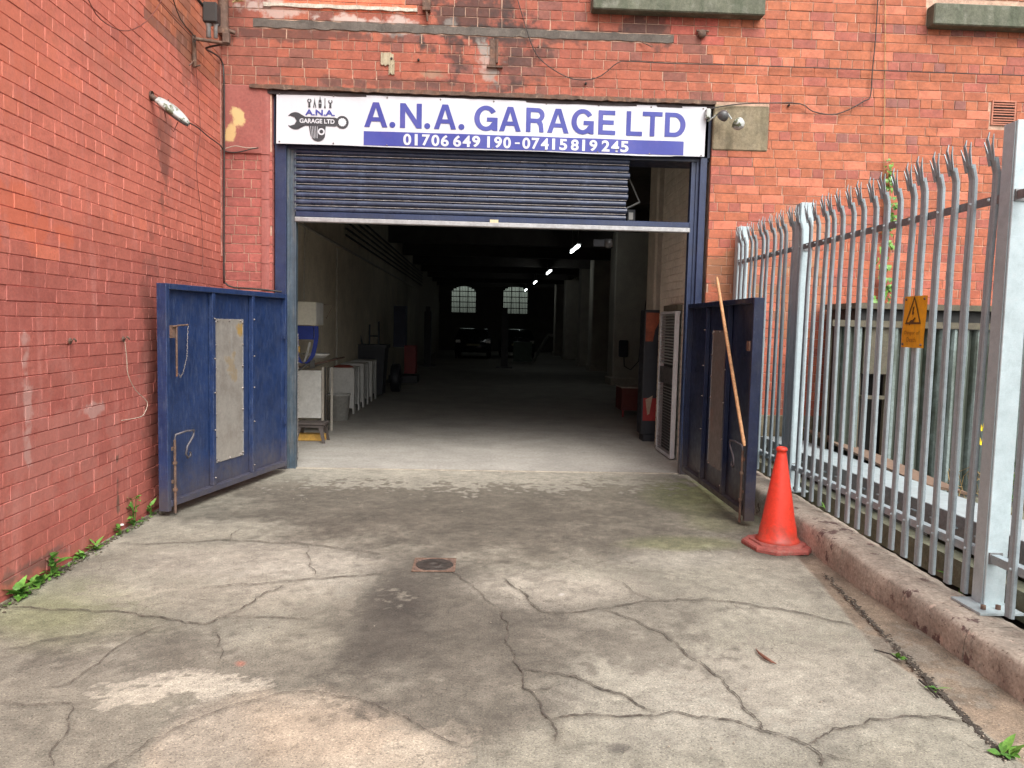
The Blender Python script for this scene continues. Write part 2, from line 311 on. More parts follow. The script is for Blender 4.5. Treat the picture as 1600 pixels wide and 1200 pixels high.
def build_bricks(bricks, colour, place, parent, m, gap=.006, depth=.007, seed=1, limit=300, jit=.0018):
    """the ones that show largest are objects sharing a few meshes, the rest is one mesh"""
    r = random.Random(seed); sc_ = []
    for i, (u, w_, z, h) in enumerate(bricks):
        P = place(u+w_/2, 0, z+h/2); x, y, d = proj(P)
        vis = d > .3 and -5 < x < 1605 and -5 < y < 1205
        Q = proj(place(u, 0, z+h/2)); area = abs(proj(place(u+w_, 0, z+h/2))[0]-Q[0])*h*FPX/max(d, .3) if vis else 0
        # hidden behind the gates, the doorway and the fence: keep them out of the first 300
        sc_.append((area, i))
    sc_.sort(reverse=True); big = set(i for a, i in sc_[:limit] if a > 0)
    var = {}
    allv, allf, cols = [], [], []
    for i, (u, w_, z, h) in enumerate(bricks):
        c = colour(u+w_/2, z+h/2, r, w_)
        if i in big:
            key = (round(w_, 2), r.randrange(4))
            if key not in var:
                v, f = brick_verts(key[0]-gap, h-gap, depth, .0028, jit, r); me = bpy.data.meshes.new('brick')
                me.from_pydata([tuple(place(*p)-place(0, 0, 0)) for p in v], [], f); me.materials.append(m); var[key] = me
            o = inst('brick', var[key], parent); s = w_/key[0]
            P = place(u+gap/2, r.uniform(-.0015, .0015), z+gap/2)
            o.location = P; o.color = (*c, 1)
        else:
            v, f = brick_verts(w_-gap, h-gap, depth+r.uniform(-.0015, .0015), .0028, jit, r); n = len(allv)
            allv += [tuple(place(p[0]+u+gap/2, p[1], p[2]+z+gap/2)) for p in v]; allf += [tuple(q+n for q in g) for g in f]; cols += [c]*len(v)
    me = bpy.data.meshes.new('brickwork'); me.from_pydata(allv, [], allf)
    a = me.color_attributes.new('bc', 'FLOAT_COLOR', 'POINT'); a.data.foreach_set('color', np.array([(*c, 1) for c in cols], dtype=np.float32).ravel())
    me.materials.append(m); o = inst('brickwork', me, parent); o.color = (0, 0, 0, 1); stuff(o); return o
def lerp(a, b, t): return tuple(a[i]+(b[i]-a[i])*t for i in range(3))

# ------------------------------------------------------------------ GROUND
def vnoise(x, y, s, seed):
    g = np.random.RandomState(seed).rand(256, 256); X = x/s+37.3; Y = y/s+91.7
    xi = np.floor(X).astype(int); yi = np.floor(Y).astype(int); fx = X-xi; fy = Y-yi; fx = fx*fx*(3-2*fx); fy = fy*fy*(3-2*fy)
    q = lambda a, b: g[a % 256, b % 256]
    return (q(xi, yi)*(1-fx)+q(xi+1, yi)*fx)*(1-fy)+(q(xi, yi+1)*(1-fx)+q(xi+1, yi+1)*fx)*fy
def fbm(x, y, s, seed, o=5):
    t = 0; a = 1; n = 0
    for i in range(o): t = t+a*vnoise(x, y, s/2**i, seed+i*17); n += a; a *= .55
    return t/n
earth = MB().quad((-300, -300, -.05), (300, -300, -.05), (300, 300, -.05), (-300, 300, -.05)).build('ground', mat('far_ground', (.12, .11, .09), .95, var=.3)); structure(earth)
nx, ny = 420, 700
xs = np.linspace(-2.82, 2.44, nx); ys = np.linspace(-.6, 8.36, ny); X, Y = np.meshgrid(xs, ys)
X = X.ravel(); Y = Y.ravel()
dx = X-CAM[0]; dy = Y-CAM[1]; dz = -CAMH+0*X
zc = dx*fw[0]+dy*fw[1]+dz*fw[2]; zc = np.maximum(zc, .4)
PX = 800+FPX*(dx*rt[0]+dy*rt[1]+dz*rt[2])/zc; PY = 600-FPX*(dx*up[0]+dy*up[1]+dz*up[2])/zc
n1 = fbm(X, Y, .9, 3); n2 = fbm(X, Y, .25, 9); n3 = fbm(X, Y, .07, 21, 4); n4 = fbm(X, Y, .035, 31, 3)
# the stains keep the place they have in the photograph; their edges are broken by noise
def blob(cx, cy, rx, ry, soft=.5, wob=.55):
    if wob > .75: return np.clip((1+soft/2-(np.sqrt(((PX-cx)/rx)**2+((PY-cy)/ry)**2)+1.5*(n2-.5)+2.4*(n3-.5)+1.0*(n4-.5)+.4*(n1-.5)))/soft, 0, 1)
    d = np.sqrt(((PX-cx)/rx)**2+((PY-cy)/ry)**2)+wob*(n1-.5)*1.6+wob*(n2-.5)*1.1+wob*.5*(n3-.5)
    return np.clip((1+soft/2-d)/soft, 0, 1)
light = np.array([.262, .247, .198]); mid = np.array([.165, .149, .115]); dark = np.array([.105, .092, .072])
col = light[None]*np.ones((len(X), 1))
D = np.clip((fbm(X, Y, .55, 41)-.46)*5, 0, 1)*.6
def lay(c, a): 
    global col
    col = col*(1-a[:, None])+np.array(c)[None]*a[:, None]
lay(mid, D)
lay((.135, .118, .093), .9*blob(720, 785, 400, 48, .5, .5)); lay((.235, .215, .165), .5*blob(1050, 800, 180, 60))
lay((.125, .108, .085), .85*blob(800, 830, 320, 52, .7)); lay((.13, .115, .09), .6*blob(930, 860, 190, 40, .7)); lay((.125, .112, .088), .8*blob(690, 950, 150, 80, .6)); lay((.11, .096, .077), .8*blob(760, 1000, 160, 65, .7)); lay((.12, .105, .085), .75*blob(730, 1100, 170, 60, .7))
lay((.15, .135, .11), .6*blob(960, 960, 160, 50, .8)); lay((.15, .135, .11), .5*blob(330, 1040, 300, 40, .8)); lay((.19, .17, .135), .6*blob(60, 1130, 170, 90, .6)); lay((.16, .15, .12), .5*blob(250, 960, 220, 40, .9))
lay((.06, .052, .042), .6*blob(614, 940, 46, 42, .9, .5)); lay((.075, .066, .055), .7*blob(610, 1000, 70, 40, 1.0, .5)); lay((.08, .07, .058), .55*blob(650, 900, 70, 30, .9)); lay((.09, .08, .065), .5*blob(640, 965, 120, 90, 1.0))
lay((.36, .33, .275), .6*blob(400, 875, 190, 26, .6)); lay((.38, .35, .29), .6*blob(850, 915, 110, 30, .5)); lay((.36, .34, .29), .45*blob(1150, 1090, 230, 70, .8)); lay((.36, .34, .285), .45*blob(1060, 875, 110, 16, .6)); lay((.35, .33, .27), .5*blob(1230, 930, 100, 60, .8)); lay((.37, .345, .29), .5*blob(470, 905, 120, 30, .6))
lay((.47, .43, .35), .9*blob(300, 1068, 75, 19, .10, 1.1)); lay((.46, .42, .34), .85*blob(215, 1088, 60, 18, .10, 1.1)); lay((.44, .41, .33), .6*blob(210, 925, 60, 12, .3, 1.0)); lay((.44, .41, .33), .5*blob(130, 935, 40, 12, .3, 1.0))
# worn disc of paler render in the foreground
lay((.34, .29, .225), .9*blob(470, 1230, 230, 140, .10, .22)); lay((.39, .315, .235), .55*blob(500, 1150, 130, 40, .6)); lay((.48, .42, .33), .6*blob(660, 1170, 70, 30, .25, .8)); lay((.30, .27, .22), .55*blob(330, 1170, 60, 60, .6))
lay((.10, .085, .07), .6*blob(575, 1105, 25, 12, .5, .8)); lay((.09, .08, .07), .7*blob(966, 1169, 20, 8, .5)); lay((.35, .12, .08), .6*blob(376, 1037, 9, 5, .5)); lay((.5, .47, .43), .6*blob(877, 929, 5, 2, .5))
lay((.20, .22, .10), .5*blob(60, 960, 160, 45, .9)); lay((.22, .25, .09), .65*blob(1090, 770, 70, 26, .7)); lay((.22, .24, .10), .45*blob(1060, 850, 90, 12, .7)); lay((.22, .24, .10), .4*blob(1130, 810, 60, 20, .7)); lay((.10, .09, .07), .6*blob(290, 800, 190, 14, .9)); lay((.13, .11, .085), .5*blob(500, 760, 160, 18, .8))
def jline(pts, r, it=4, amp=.10):
    P = [np.array(p[:2], float) for p in pts]
    for k in range(it):
        Q = []
        for a, b in zip(P[:-1], P[1:]):
            d = b-a; m_ = (a+b)/2+np.array([-d[1], d[0]])*r.uniform(-amp, amp); Q += [a, m_]
        Q.append(P[-1]); P = Q
    return P
cracks = [[(190,849),(330,845),(400,846),(470,850),(520,857),(600,868)], [(352,846),(362,835),(380,826)], [(478,851),(486,875),(490,902)], [(316,918),(380,913),(455,909),(530,902),(600,897)],
 [(10,950),(100,953),(190,957),(260,968),(320,976),(345,964),(420,965),(482,967)], [(345,963),(400,936),(446,914)], [(272,972),(200,1003),(155,1038),(110,1070),(70,1076)], [(338,985),(342,1040)], [(0,1018),(80,1000),(165,984)],
 [(108,1102),(104,1128),(88,1165),(84,1200)], [(790,905),(820,928),(834,948),(845,956),(930,952),(1020,940),(1060,937),(1150,942),(1240,956),(1345,980)], [(952,903),(985,922),(1020,938)],
 [(935,952),(1000,975),(1060,1010),(1105,1045),(1140,1080),(1180,1122),(1193,1143)], [(778,950),(790,1000),(812,1045),(818,1077),(860,1125),(866,1160)], [(812,1045),(900,1058),(970,1085),(1018,1112)],
 [(860,1125),(930,1118),(1050,1113),(1130,1125),(1190,1143),(1260,1165),(1282,1180),(1283,1200)], [(1262,1166),(1300,1140),(1360,1125),(1430,1121),(1510,1128)], [(160,1210),(230,1160),(300,1127),(355,1106),(420,1090),(470,1082),(530,1090),(600,1110),(665,1142),(720,1165)], [(812,1077),(840,1080),(862,1076)], [(1282,1178),(1330,1190)], [(640,870),(720,905),(778,950)], [(0,1100),(70,1102),(120,1103)], [(570,860),(650,835),(760,830)]]
faint = {2, 6, 7, 8, 9, 11, 17, 18, 19, 20, 21, 22, 1}
cr = random.Random(3); CRK = [jline([G(*p) for p in c_], cr, 4, .13) for c_ in cracks]
dist = np.full((ny, nx), 9.0); hx, hy = xs[1]-xs[0], ys[1]-ys[0]; X2, Y2 = X.reshape(ny, nx), Y.reshape(ny, nx)
for ci, pts in enumerate(CRK):
    for p in pts:
        i0, j0 = int((p[0]-xs[0])/hx), int((p[1]-ys[0])/hy); i1, j1 = max(0, i0-9), max(0, j0-9)
        if i0 < 0 or j0 < 0: continue
        w_ = (slice(j1, j0+10), slice(i1, i0+10)); dist[w_] = np.minimum(dist[w_], np.hypot(X2[w_]-p[0], Y2[w_]-p[1])+(.012 if ci in faint else 0))
dist = dist.ravel(); lay((.11, .097, .075), .55*np.exp(-(dist/.022)**2)*np.clip(.4+2*(n3-.3), 0, 1.2)); 
# brown gutter strip along the kerb
jx = 2.42-(.38+.05*(n1-.5)*2)*np.clip((6.2-Y)/2.4, 0, 1)
st = np.clip((X-jx)/.03, 0, 1); lay((.225, .165, .115), .85*st); lay((.33, .27, .2), st*np.clip((n2-.5)*5, 0, 1)*.6); lay((.10, .08, .06), st*np.clip((fbm(X, Y, .4, 77)-.5)*5, 0, 1)*.7)
lay((.33, .305, .25), .85*blob(800, 744, 290, 20, .25, .95)); lay((.33, .305, .25), .8*blob(800, 736, 340, 8, .5, .5)); lay((.07, .06, .045), .6*blob(1222, 866, 62, 9, .8, .4)); lay((.08, .07, .05), .6*blob(1190, 815, 60, 30, .8, .6)); lay((.10, .085, .065), .5*np.clip((.12-(X+2.72))/.1, 0, 1))
lay((.10, .088, .068), .55*blob(800, 800, 330, 62, .9, .7)); lay((.125, .112, .088), .4*blob(700, 1010, 150, 110, .9, .8)); lay((.05, .043, .035), .85*blob(616, 945, 42, 36, 1.3, .4)); lay((.07, .06, .048), .5*blob(600, 1005, 50, 24, 1.1, .6)); lay((.33, .305, .25), .85*blob(760, 742, 300, 20, .25, .95)); lay((.33, .305, .25), .8*blob(760, 736, 360, 9, .5, .5)); lay((.33, .30, .245), .5*blob(920, 920, 90, 20, .3, .9)); lay((.33, .30, .245), .5*blob(1250, 1060, 220, 60, .4, .9)); lay((.33, .30, .24), .5*blob(380, 930, 170, 30, .3, .9)); lay((.14, .125, .1), .5*blob(1010, 1010, 100, 40, .5, .9)); lay((.14, .125, .1), .5*blob(230, 1020, 150, 26, .5, .9))
col *= (.92*(1+.40*(n2-.5)+.50*(n3-.5)+.5*(n4-.5)))[:, None]
Z = -.002*np.exp(-(dist/.012)**2)+.004*(n1-.5)+.006*(n2-.5)*(Y < 8.2)-.010*st*np.clip((6.0-Y)/1, 0, 1)+.0
me = bpy.data.meshes.new('concrete_yard')
me.vertices.add(len(X)); me.vertices.foreach_set('co', np.stack([X, Y, Z], 1).astype(np.float32).ravel())
I, J = np.meshgrid(np.arange(nx-1), np.arange(ny-1)); q = (J*nx+I).ravel(); quads = np.stack([q, q+1, q+nx+1, q+nx], 1)
me.loops.add(quads.size); me.loops.foreach_set('vertex_index', quads.ravel().astype(np.int32)); me.polygons.add(len(quads))
me.polygons.foreach_set('loop_start', (np.arange(len(quads))*4).astype(np.int32)); me.update(calc_edges=True)
me.polygons.foreach_set('use_smooth', [True]*len(quads))
ca = me.color_attributes.new('bc', 'FLOAT_COLOR', 'POINT'); ca.data.foreach_set('color', np.concatenate([np.clip(col, .02, 1), np.ones((len(X), 1))], 1).astype(np.float32).ravel())
def grit(nt, pos, c, noise, ramp, mix):
    def lit(f, k, hue=(1, 1, 1)): 
        return mix(f, c, mix(1.0, c, tuple(k*h for h in hue), 'MULTIPLY'))
    c = lit(ramp(noise(120, 3, rg=.8), .56, .62, 0, .8), 1.75, (1, .98, .93))
    c = lit(ramp(noise(95, 3, rg=.8), .55, .61, 0, .8), .42)
    c = lit(ramp(noise(48, 4, rg=.75), .58, .63, 0, .6), .5)
    c = lit(ramp(noise(55, 4, rg=.75), .60, .65, 0, .55), 1.55)
    c = lit(ramp(noise(16, 7, rg=.8), .56, .60, 0, .35), .62)
    c = lit(ramp(noise(13, 7, rg=.8), .57, .60, 0, .35), 1.4)
    wn = _n(nt, 'ShaderNodeTexNoise'); wn.inputs['Scale'].default_value = 5; wn.inputs['Detail'].default_value = 6; nt.links.new(pos, wn.inputs['Vector'])
    ad = _n(nt, 'ShaderNodeVectorMath', operation='MULTIPLY_ADD'); nt.links.new(wn.outputs['Color'], ad.inputs[0]); ad.inputs[1].default_value = (.35, .35, .35); nt.links.new(pos, ad.inputs[2])
    vo = _n(nt, 'ShaderNodeTexVoronoi', feature='DISTANCE_TO_EDGE'); vo.inputs['Scale'].default_value = 2.6; nt.links.new(ad.outputs[0], vo.inputs['Vector'])
    ed = ramp(vo.outputs['Distance'], .004, .012, 1, 0); mk = _n(nt, 'ShaderNodeMath', operation='MULTIPLY'); nt.links.new(ed, mk.inputs[0]); nt.links.new(ramp(noise(1.7, 3), .50, .62, 0, .55), mk.inputs[1])
    c = mix(mk.outputs[0], c, (.07, .06, .045))
    return c
yard_m = mat('worn_concrete', (0, 0, 0), .9, attr='only', var=.15, scale=3, gr=85, bump=1.0, bscale=75, extra=grit)
me.materials.append(yard_m); yard = inst('concrete_yard', me); structure(yard)
cr = random.Random(3); mb = MB()
for ci, cpts in enumerate(cracks):
    pts = CRK[ci]; n = len(pts); W = .0015 if ci in faint else .0027
    vs = []
    for i, p in enumerate(pts):
        t = pts[min(i+1, n-1)]-pts[max(i-1, 0)]; t /= (np.linalg.norm(t)+1e-9); nn = np.array([-t[1], t[0]])
        e = (min(1, i/4, (n-1-i)/4)*.9+.1)*(.55+.9*abs(math.sin(i*.23+ci))); a = W*e*cr.uniform(.2, 1.8); b_ = W*e*cr.uniform(.2, 1.8)
        vs += [(*(p+nn*a), .0075), (*(p-nn*b_), .0075)]
    mb.add(vs, [(2*i, 2*i+1, 2*i+3, 2*i+2) for i in range(n-1)])
o = mb.build('crack', crack_m, yard); stuff(o)
# inside floor with the shutter threshold
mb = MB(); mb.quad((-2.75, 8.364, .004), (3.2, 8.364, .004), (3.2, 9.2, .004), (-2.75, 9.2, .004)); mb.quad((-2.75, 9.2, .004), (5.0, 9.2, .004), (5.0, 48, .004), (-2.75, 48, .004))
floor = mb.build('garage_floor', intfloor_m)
MB().box((-2.0, 8.36, 0), (2.23, 8.395, .009)).build('threshold_strip', mat('threshold_concrete', (.36, .32, .26), .9, var=.3, bump=.7), floor)
MB().quad((2.45, -.6, .03), (8, -.6, .03), (8, 8.24, .06), (2.45, 8.24, .06)).build('soil_strip', soil_m)['kind'] = 'structure'

# ------------------------------------------------------------------ THE MILL FRONT (brick building)
bld = tag(empty('brick_building', (0, 8.4, 0)), 'old red brick mill front with a wide garage doorway facing the yard', 'building')
IY = 8.28                                    # mortar face
OX0, OX1, OZ1 = -2.205, 2.40, 3.965          # door opening
def par(o):                                 # keep world coordinates under the building
    o.parent = bld; o.matrix_parent_inverse = Matrix.Translation((0, -8.4, 0)); return o
def bpart(mb, name, m): return par(mb.build(name, m))
FX0, FX1, FZ1 = -2.74, 8.2, 7.2
bpart(MB().box((FX0, 8.262, 0), (OX0-.01, 8.72, OZ1+.02)).box((OX1+.01, 8.262, 0), (FX1, 8.72, OZ1+.02)).box((FX0, 8.262, OZ1+.02), (FX1, 8.72, FZ1)), 'wall', mortar_m)
s1, s2, s3 = F(923, 21), F(1189.5, 29), F(1447.5, 41)
holes = [(OX0, OX1, 0, OZ1), (FX0, OX0, 3.305, OZ1), (OX1, float(F(1201, 200)[0]), 3.50, OZ1+.02), (s1[0], s2[0], s1[2], s1[2]+.30), (s3[0], s3[0]+1.8, s1[2]-.02, s1[2]+.28),
         (5.40, 5.69, 3.86, 4.13), (OX1, FX1, 0, .70), (-2.4, 1.95, 4.60, 4.655)]
Hc = .0955
lay1 = layout(FX0, FX1, .0, FZ1, Hc, .25, .125, lambda k: k % 4 == 2, holes, 11)
def fcol(x, z, r, wd):
    px, py, _ = proj((x, FY, z))
    base = lerp((.345, .105, .056), (.42, .138, .068), r.random())
    if x > 2.4:
        t = r.random()
        if t < .14 or (wd < .14 and t < .34): base = lerp((.30, .095, .068), (.37, .11, .076), r.random())
        if t > .86: base = (.50, .165, .095)
        if wd < .14 and r.random() < .10: base = (.25, .10, .08)
        base = lerp(base, (.40, .095, .06), max(0, min(1, (3.2-z)/2))*.6)
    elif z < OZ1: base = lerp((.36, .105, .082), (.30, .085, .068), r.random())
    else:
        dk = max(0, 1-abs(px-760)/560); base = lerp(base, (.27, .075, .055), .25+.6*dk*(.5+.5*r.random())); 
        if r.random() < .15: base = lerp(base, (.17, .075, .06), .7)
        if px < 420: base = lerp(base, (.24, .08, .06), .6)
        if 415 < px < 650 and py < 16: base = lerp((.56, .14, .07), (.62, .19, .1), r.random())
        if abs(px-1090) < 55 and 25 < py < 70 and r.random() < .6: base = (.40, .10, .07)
    return base
place_f = lambda u, d, z: np.array((u, 8.262+d, z))
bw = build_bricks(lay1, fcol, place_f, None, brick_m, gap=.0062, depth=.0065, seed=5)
for o in list(C.objects):
    if o.parent is None and (o.name.startswith('brick') and o is not bld and o.type == 'MESH'): par(o)
# painted stone block and rounded jamb at the left, stone pad at the right
fixn(bpart(MB().box((FX0+.03, 8.238, 3.31), (OX0-.10, 8.30, 4.006), .01), 'stone_block', redstone_m))
def jamb(z0, z1):
    prof = [(OX0-.11, 8.30), (OX0-.11, 8.240)]+[(OX0-.075+.075*math.sin(a), 8.318-.078*math.cos(a)) for a in np.linspace(0, math.pi/2, 7)]+[(OX0, 8.44)]+[(OX0-.11, 8.44)]
    mb = MB(); mb.prism(prof, z0, z1, lambda u, v, d: (u, v, d)); return mb
z = 0.0
k = 0
while z < 3.28:
    h = .19 if k % 2 else .285
    h = min(h, 3.305-z); fixn(bpart(jamb(z+.003, z+h-.003), 'jamb_brick', redstone_m)); z += h; k += 1
fixn(bpart(jamb(3.31, 4.006), 'jamb_stone', redstone_m))
sx = float(F(1201, 200)[0])
fixn(bpart(MB().box((OX1+.004, 8.242, 3.505), (sx-.004, 8.30, OZ1+.01), .012), 'stone_block', sandstone_m))
for i, x0 in enumerate(np.arange(OX1, 8.1, .62)):
    for zz in (0, .35): fixn(bpart(MB().box((x0+(.0 if zz else .0)+.004, 8.235, zz+.004), (min(x0+.616, 8.2), 8.30, zz+.343), .01), 'plinth_stone', sandstone_m))
for (a, b, zz) in ((s1[0], s2[0], s1[2]), (s3[0], s3[0]+1.8, s1[2]-.02)):
    fixn(bpart(MB().box((a+.004, 8.12, zz), (b-.004, 8.34, zz+.22), .012), 'window_sill', sill_m))
    fixn(bpart(MB().box((a+.06, 8.42, zz+.225), (b-.06, 8.46, zz+1.9)), 'window_board', black_m))
# old beam ends and rusted lintels
def rough_bar(x0, x1, y0, y1, z0, z1, n, amp, r):
    mb = MB(); vs = []
    for i in range(n+1):
        x = x0+(x1-x0)*i/n; a, b = r.uniform(-amp, amp), r.uniform(-amp, amp)
        vs += [(x, y0+r.uniform(-amp, amp)*.5, z0+a), (x, y0+r.uniform(-amp, amp)*.5, z1+b), (x, y1, z1), (x, y1, z0)]
    fs = [(i*4+k, i*4+(k+1) % 4, i*4+4+(k+1) % 4, i*4+4+k) for i in range(n) for k in range(4)]+[(0, 3, 2, 1), tuple(n*4+k for k in range(4))]
    return mb.add(vs, fs)
r_ = random.Random(5)
fixn(bpart(rough_bar(-2.40, 1.948, 8.250, 8.29, 4.592, 4.672, 70, .008, r_), 'embedded_beam', darkbeam_m))
fixn(bpart(rough_bar(-2.43, 2.42, 8.215, 8.30, OZ1+.004, OZ1+.045, 80, .007, r_), 'rusted_lintel', rust_m))
fixn(bpart(rough_bar(-2.28, 2.44, 8.245, 8.33, OZ1-.038, OZ1-.004, 30, .002, r_), 'lintel_flange', mat('dark_iron', (.04, .03, .03), .8, var=.3)))
fixn(bpart(rough_bar(float(F(412, 20)[0]), float(F(652, 26)[0]), 8.236, 8.27, 4.80, 4.835, 30, .006, r_), 'cement_band', cement_m))
for (x, y_, w1, h1) in ((605, 93, .13, .12), (612, 105, .06, .14)):
    P = F(x, y_); fixn(bpart(rough_bar(P[0]-w1/2, P[0]+w1/2, 8.240, 8.26, P[2]-h1/2, P[2]+h1/2, 8, .012, r_), 'mortar_patch', mat('old_mortar', (.36, .31, .21), .95, var=.2, bump=.6)))
for (x, y_) in ((612, 92), (654, 94), (1232, 165), (915, 131)):
    P = F(x, y_); bpart(MB().lathe([(0, 0), (.012, 0), (.012, .02)], (P[0], 8.232, P[2]), 10, 'y'), 'drill_hole', black_m)
# iron hanger slots
P0, P1 = F(766, 62), F(778, 102); bpart(MB().box((P0[0], 8.243, P1[2]), (P1[0]-.02, 8.26, P0[2])).box((P1[0]-.02, 8.225, P1[2]+.02), (P1[0], 8.26, P0[2])).box((P0[0]-.03, 8.22, P1[2]-.03), (P1[0]+.05, 8.26, P1[2]-.012)), 'iron_hanger', rust_m)
P = F(1096, 54); bpart(MB().lathe([(0, 0), (.035, .0), (.045, .03)], (P[0], 8.20, P[2]), 12, 'y').tube([(P[0]-.06, 8.23, P[2]+.03), (P[0]+.07, 8.23, P[2]+.03)], .012), 'pipe_stub', rust_m)
P = F(667, 10); bpart(MB().box((P[0]-.04, 8.18, P[2]-.06), (P[0]+.04, 8.27, P[2]+.08)).tube([(P[0], 8.2, P[2]-.06), (P[0]+.01, 8.22, P[2]-.16)], .012), 'iron_bracket', rust_m)
P = F(1000, 65); bpart(MB().tube([(P[0], 8.24, P[2]), (P[0]+.12, 8.19, P[2]-.07)], .006), 'iron_pin', rust_m)
# air brick
ab = empty('air_brick'); par(ab); ab.location = (0, 8.4, 0)
ab.parent = bld; ab.matrix_parent_inverse = Matrix.Identity(4); ab.location = (0, -8.4, 0)
tm = mat('terracotta', (.42, .17, .11), .9, var=.2, bump=.5)
MB().box((5.415, 8.246, 3.866), (5.68, 8.28, 3.88)).box((5.415, 8.246, 4.11), (5.68, 8.28, 4.125)).box((5.415, 8.246, 3.88), (5.43, 8.28, 4.11)).box((5.665, 8.246, 3.88), (5.68, 8.28, 4.11)).box((5.43, 8.258, 3.88), (5.665, 8.264, 4.11)).build('back_frame', tm, ab)
sme = MB().box((5.432, 8.244, -.006), (5.663, 8.262, .006)).mesh('louvre'); sme.materials.append(tm)
for i in range(9): inst('louvre', sme, ab, (0, 0, 3.893+i*.0255+(.008 if i > 2 else 0)+(.008 if i > 5 else 0)))
MB().box((5.428, 8.2575, 3.88), (5.667, 8.259, 4.11)).build('dark_gap', black_m, ab)
# door frame posts
for (x0, x1, xi, s) in ((OX0+.012, -2.075, -1.982, 1), (2.375, 2.30, 2.216, -1)):
    fixn(bpart(MB().box((x0, 8.30, 0), (x1, 8.42, 3.90), .004), 'door_post', frame_blue))
    fixn(bpart(MB().box((x1+.002*s, 8.335, 0), (x1+.030*s, 8.42, 3.44)).box((x1+.030*s, 8.352, 0), (xi-.012*s, 8.40, 3.44)).box((xi-.012*s, 8.335, 0), (xi, 8.42, 3.44)), 'shutter_guide', guide_blue if s > 0 else frame_blue))
fixn(bpart(MB().box((OX0, 8.33, 3.395), (OX1, 8.70, 3.43)).box((OX0, 8.30, 3.43), (OX1, 8.34, 3.92)), 'door_head', gate_dark))
# ---- interior shell of the garage
shadewall_m = mat('shaded_inner_wall', (.10, .09, .075), .85, var=.25, scale=2, bump=.4)  # darkness deep in the garage painted into the right and back wall colour
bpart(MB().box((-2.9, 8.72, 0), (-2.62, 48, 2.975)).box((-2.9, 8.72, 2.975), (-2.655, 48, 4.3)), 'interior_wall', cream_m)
bpart(MB().box((4.9, 10.6, 0), (5.1, 48, 4.3)).box((2.9, 10.35, 0), (4.9, 10.6, 4.3)), 'interior_wall', shadewall_m)
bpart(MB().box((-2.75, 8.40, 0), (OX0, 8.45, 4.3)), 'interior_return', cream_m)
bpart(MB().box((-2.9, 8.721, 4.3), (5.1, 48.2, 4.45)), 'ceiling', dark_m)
# opaque shell above/behind so that no daylight leaks in
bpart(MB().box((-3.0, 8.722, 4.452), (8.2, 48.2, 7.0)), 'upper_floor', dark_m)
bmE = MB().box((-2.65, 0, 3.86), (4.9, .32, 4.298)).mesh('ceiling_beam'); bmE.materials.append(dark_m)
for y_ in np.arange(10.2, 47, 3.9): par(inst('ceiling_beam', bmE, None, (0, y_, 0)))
# right-hand painted brick return wall just inside the door
bpart(MB().box((2.437, 8.43, 0), (2.86, 10.52, 4.3)), 'painted_return_wall', creamb_m)
lay2 = layout(8.43, 10.5, 0.0, 3.92, .0955, .245, .122, lambda k: k % 4 == 0, [], 4)
allv, allf = [], []; r_ = random.Random(8)
for (u, w_, z, h) in lay2:
    v, f = brick_verts(w_-.010, h-.010, .011, .003, .0015, r_); n = len(allv)
    allv += [(2.437+p[1], u+w_-p[0]-.005, z+.005+p[2]) for p in v]; allf += [tuple(q+n for q in g) for g in f]
stuff(fixn(bpart(MB().add(allv, allf), 'painted_brickwork', creamb_m)))
fixn(bpart(MB().box((2.405, 8.62, 0), (2.43, 8.70, 3.9), .006), 'wall_conduit', creamb_m))
# pillars down the right side
for (x, y0, y1, m) in ((2.98, 12.4, 13.3, pillar_m), (3.66, 21.3, 22.2, pillar_m), (4.02, 28.1, 29.0, pillar_m), (4.02, 31.5, 32.3, pillar_m), (4.05, 37.5, 38.4, pillar_m), (4.05, 42.5, 43.4, pillar_m)):
    fixn(bpart(MB().box((x, y0, .004), (5.0, y1, 4.3), .03).box((x-.05, y0-.05, .004), (5.0, y1+.05, .22), .02), 'pillar', m))
fixn(bpart(MB().box((2.62, 11.75, 0), (2.95, 12.3, 4.3), .03), 'pillar', creamb_m))
# left wall: vertical conduit, crease rail
stuff_ = MB()
bpart(MB().box((-2.62, 8.73, 2.955), (-2.58, 30, 2.985)), 'wall_rail', pillar_m)
bpart(MB().tube([(-2.60, 14.0, .75), (-2.60, 14.0, 2.9)], .02).tube([(-2.60, 14.0, .95), (-2.60, 11.2, .86)], .018), 'wall_conduit', pillar_m)
bpart(MB().tube([(-2.62, 11.5, 1.9), (-2.60, 11.5, 3.5)], .015), 'wall_conduit', pillar_m)
for i in range(5): bpart(MB().tube([(-2.62, 15, 3.25+i*.13), (-2.62, 34, 3.25+i*.13)], .02, 6), 'wall_pipe', dark_m)
# back wall with two arched windows
BY = 48.0
def wrect(p0, p1): a, b = F(*p0, BY), F(*p1, BY); return a[0], b[0], b[2], a[2]
wins = [wrect((705, 446), (744, 489)), wrect((786, 446), (825, 491))]
holes_x = sorted([(w_[0], w_[1]) for w_ in wins])
zb, zt = wins[0][2], wins[0][3]
mb = MB(); xs_ = [-2.9, wins[0][0], wins[0][1], wins[1][0], wins[1][1], 5.1]
for i in (0, 2, 4): mb.box((xs_[i], BY, 0), (xs_[i+1], BY+.4, 4.45))
for w_ in wins:
    mb.box((w_[0], BY, 0), (w_[1], BY+.4, w_[2]))
    n = 10; rise = .35
    for k in range(n):
        a = w_[0]+(w_[1]-w_[0])*k/n; b = w_[0]+(w_[1]-w_[0])*(k+1)/n; t = ((k+.5)/n-.5)*2; mb.box((a, BY, w_[3]-rise*t*t), (b, BY+.4, 4.45))
bpart(mb, 'back_wall', shadewall_m)
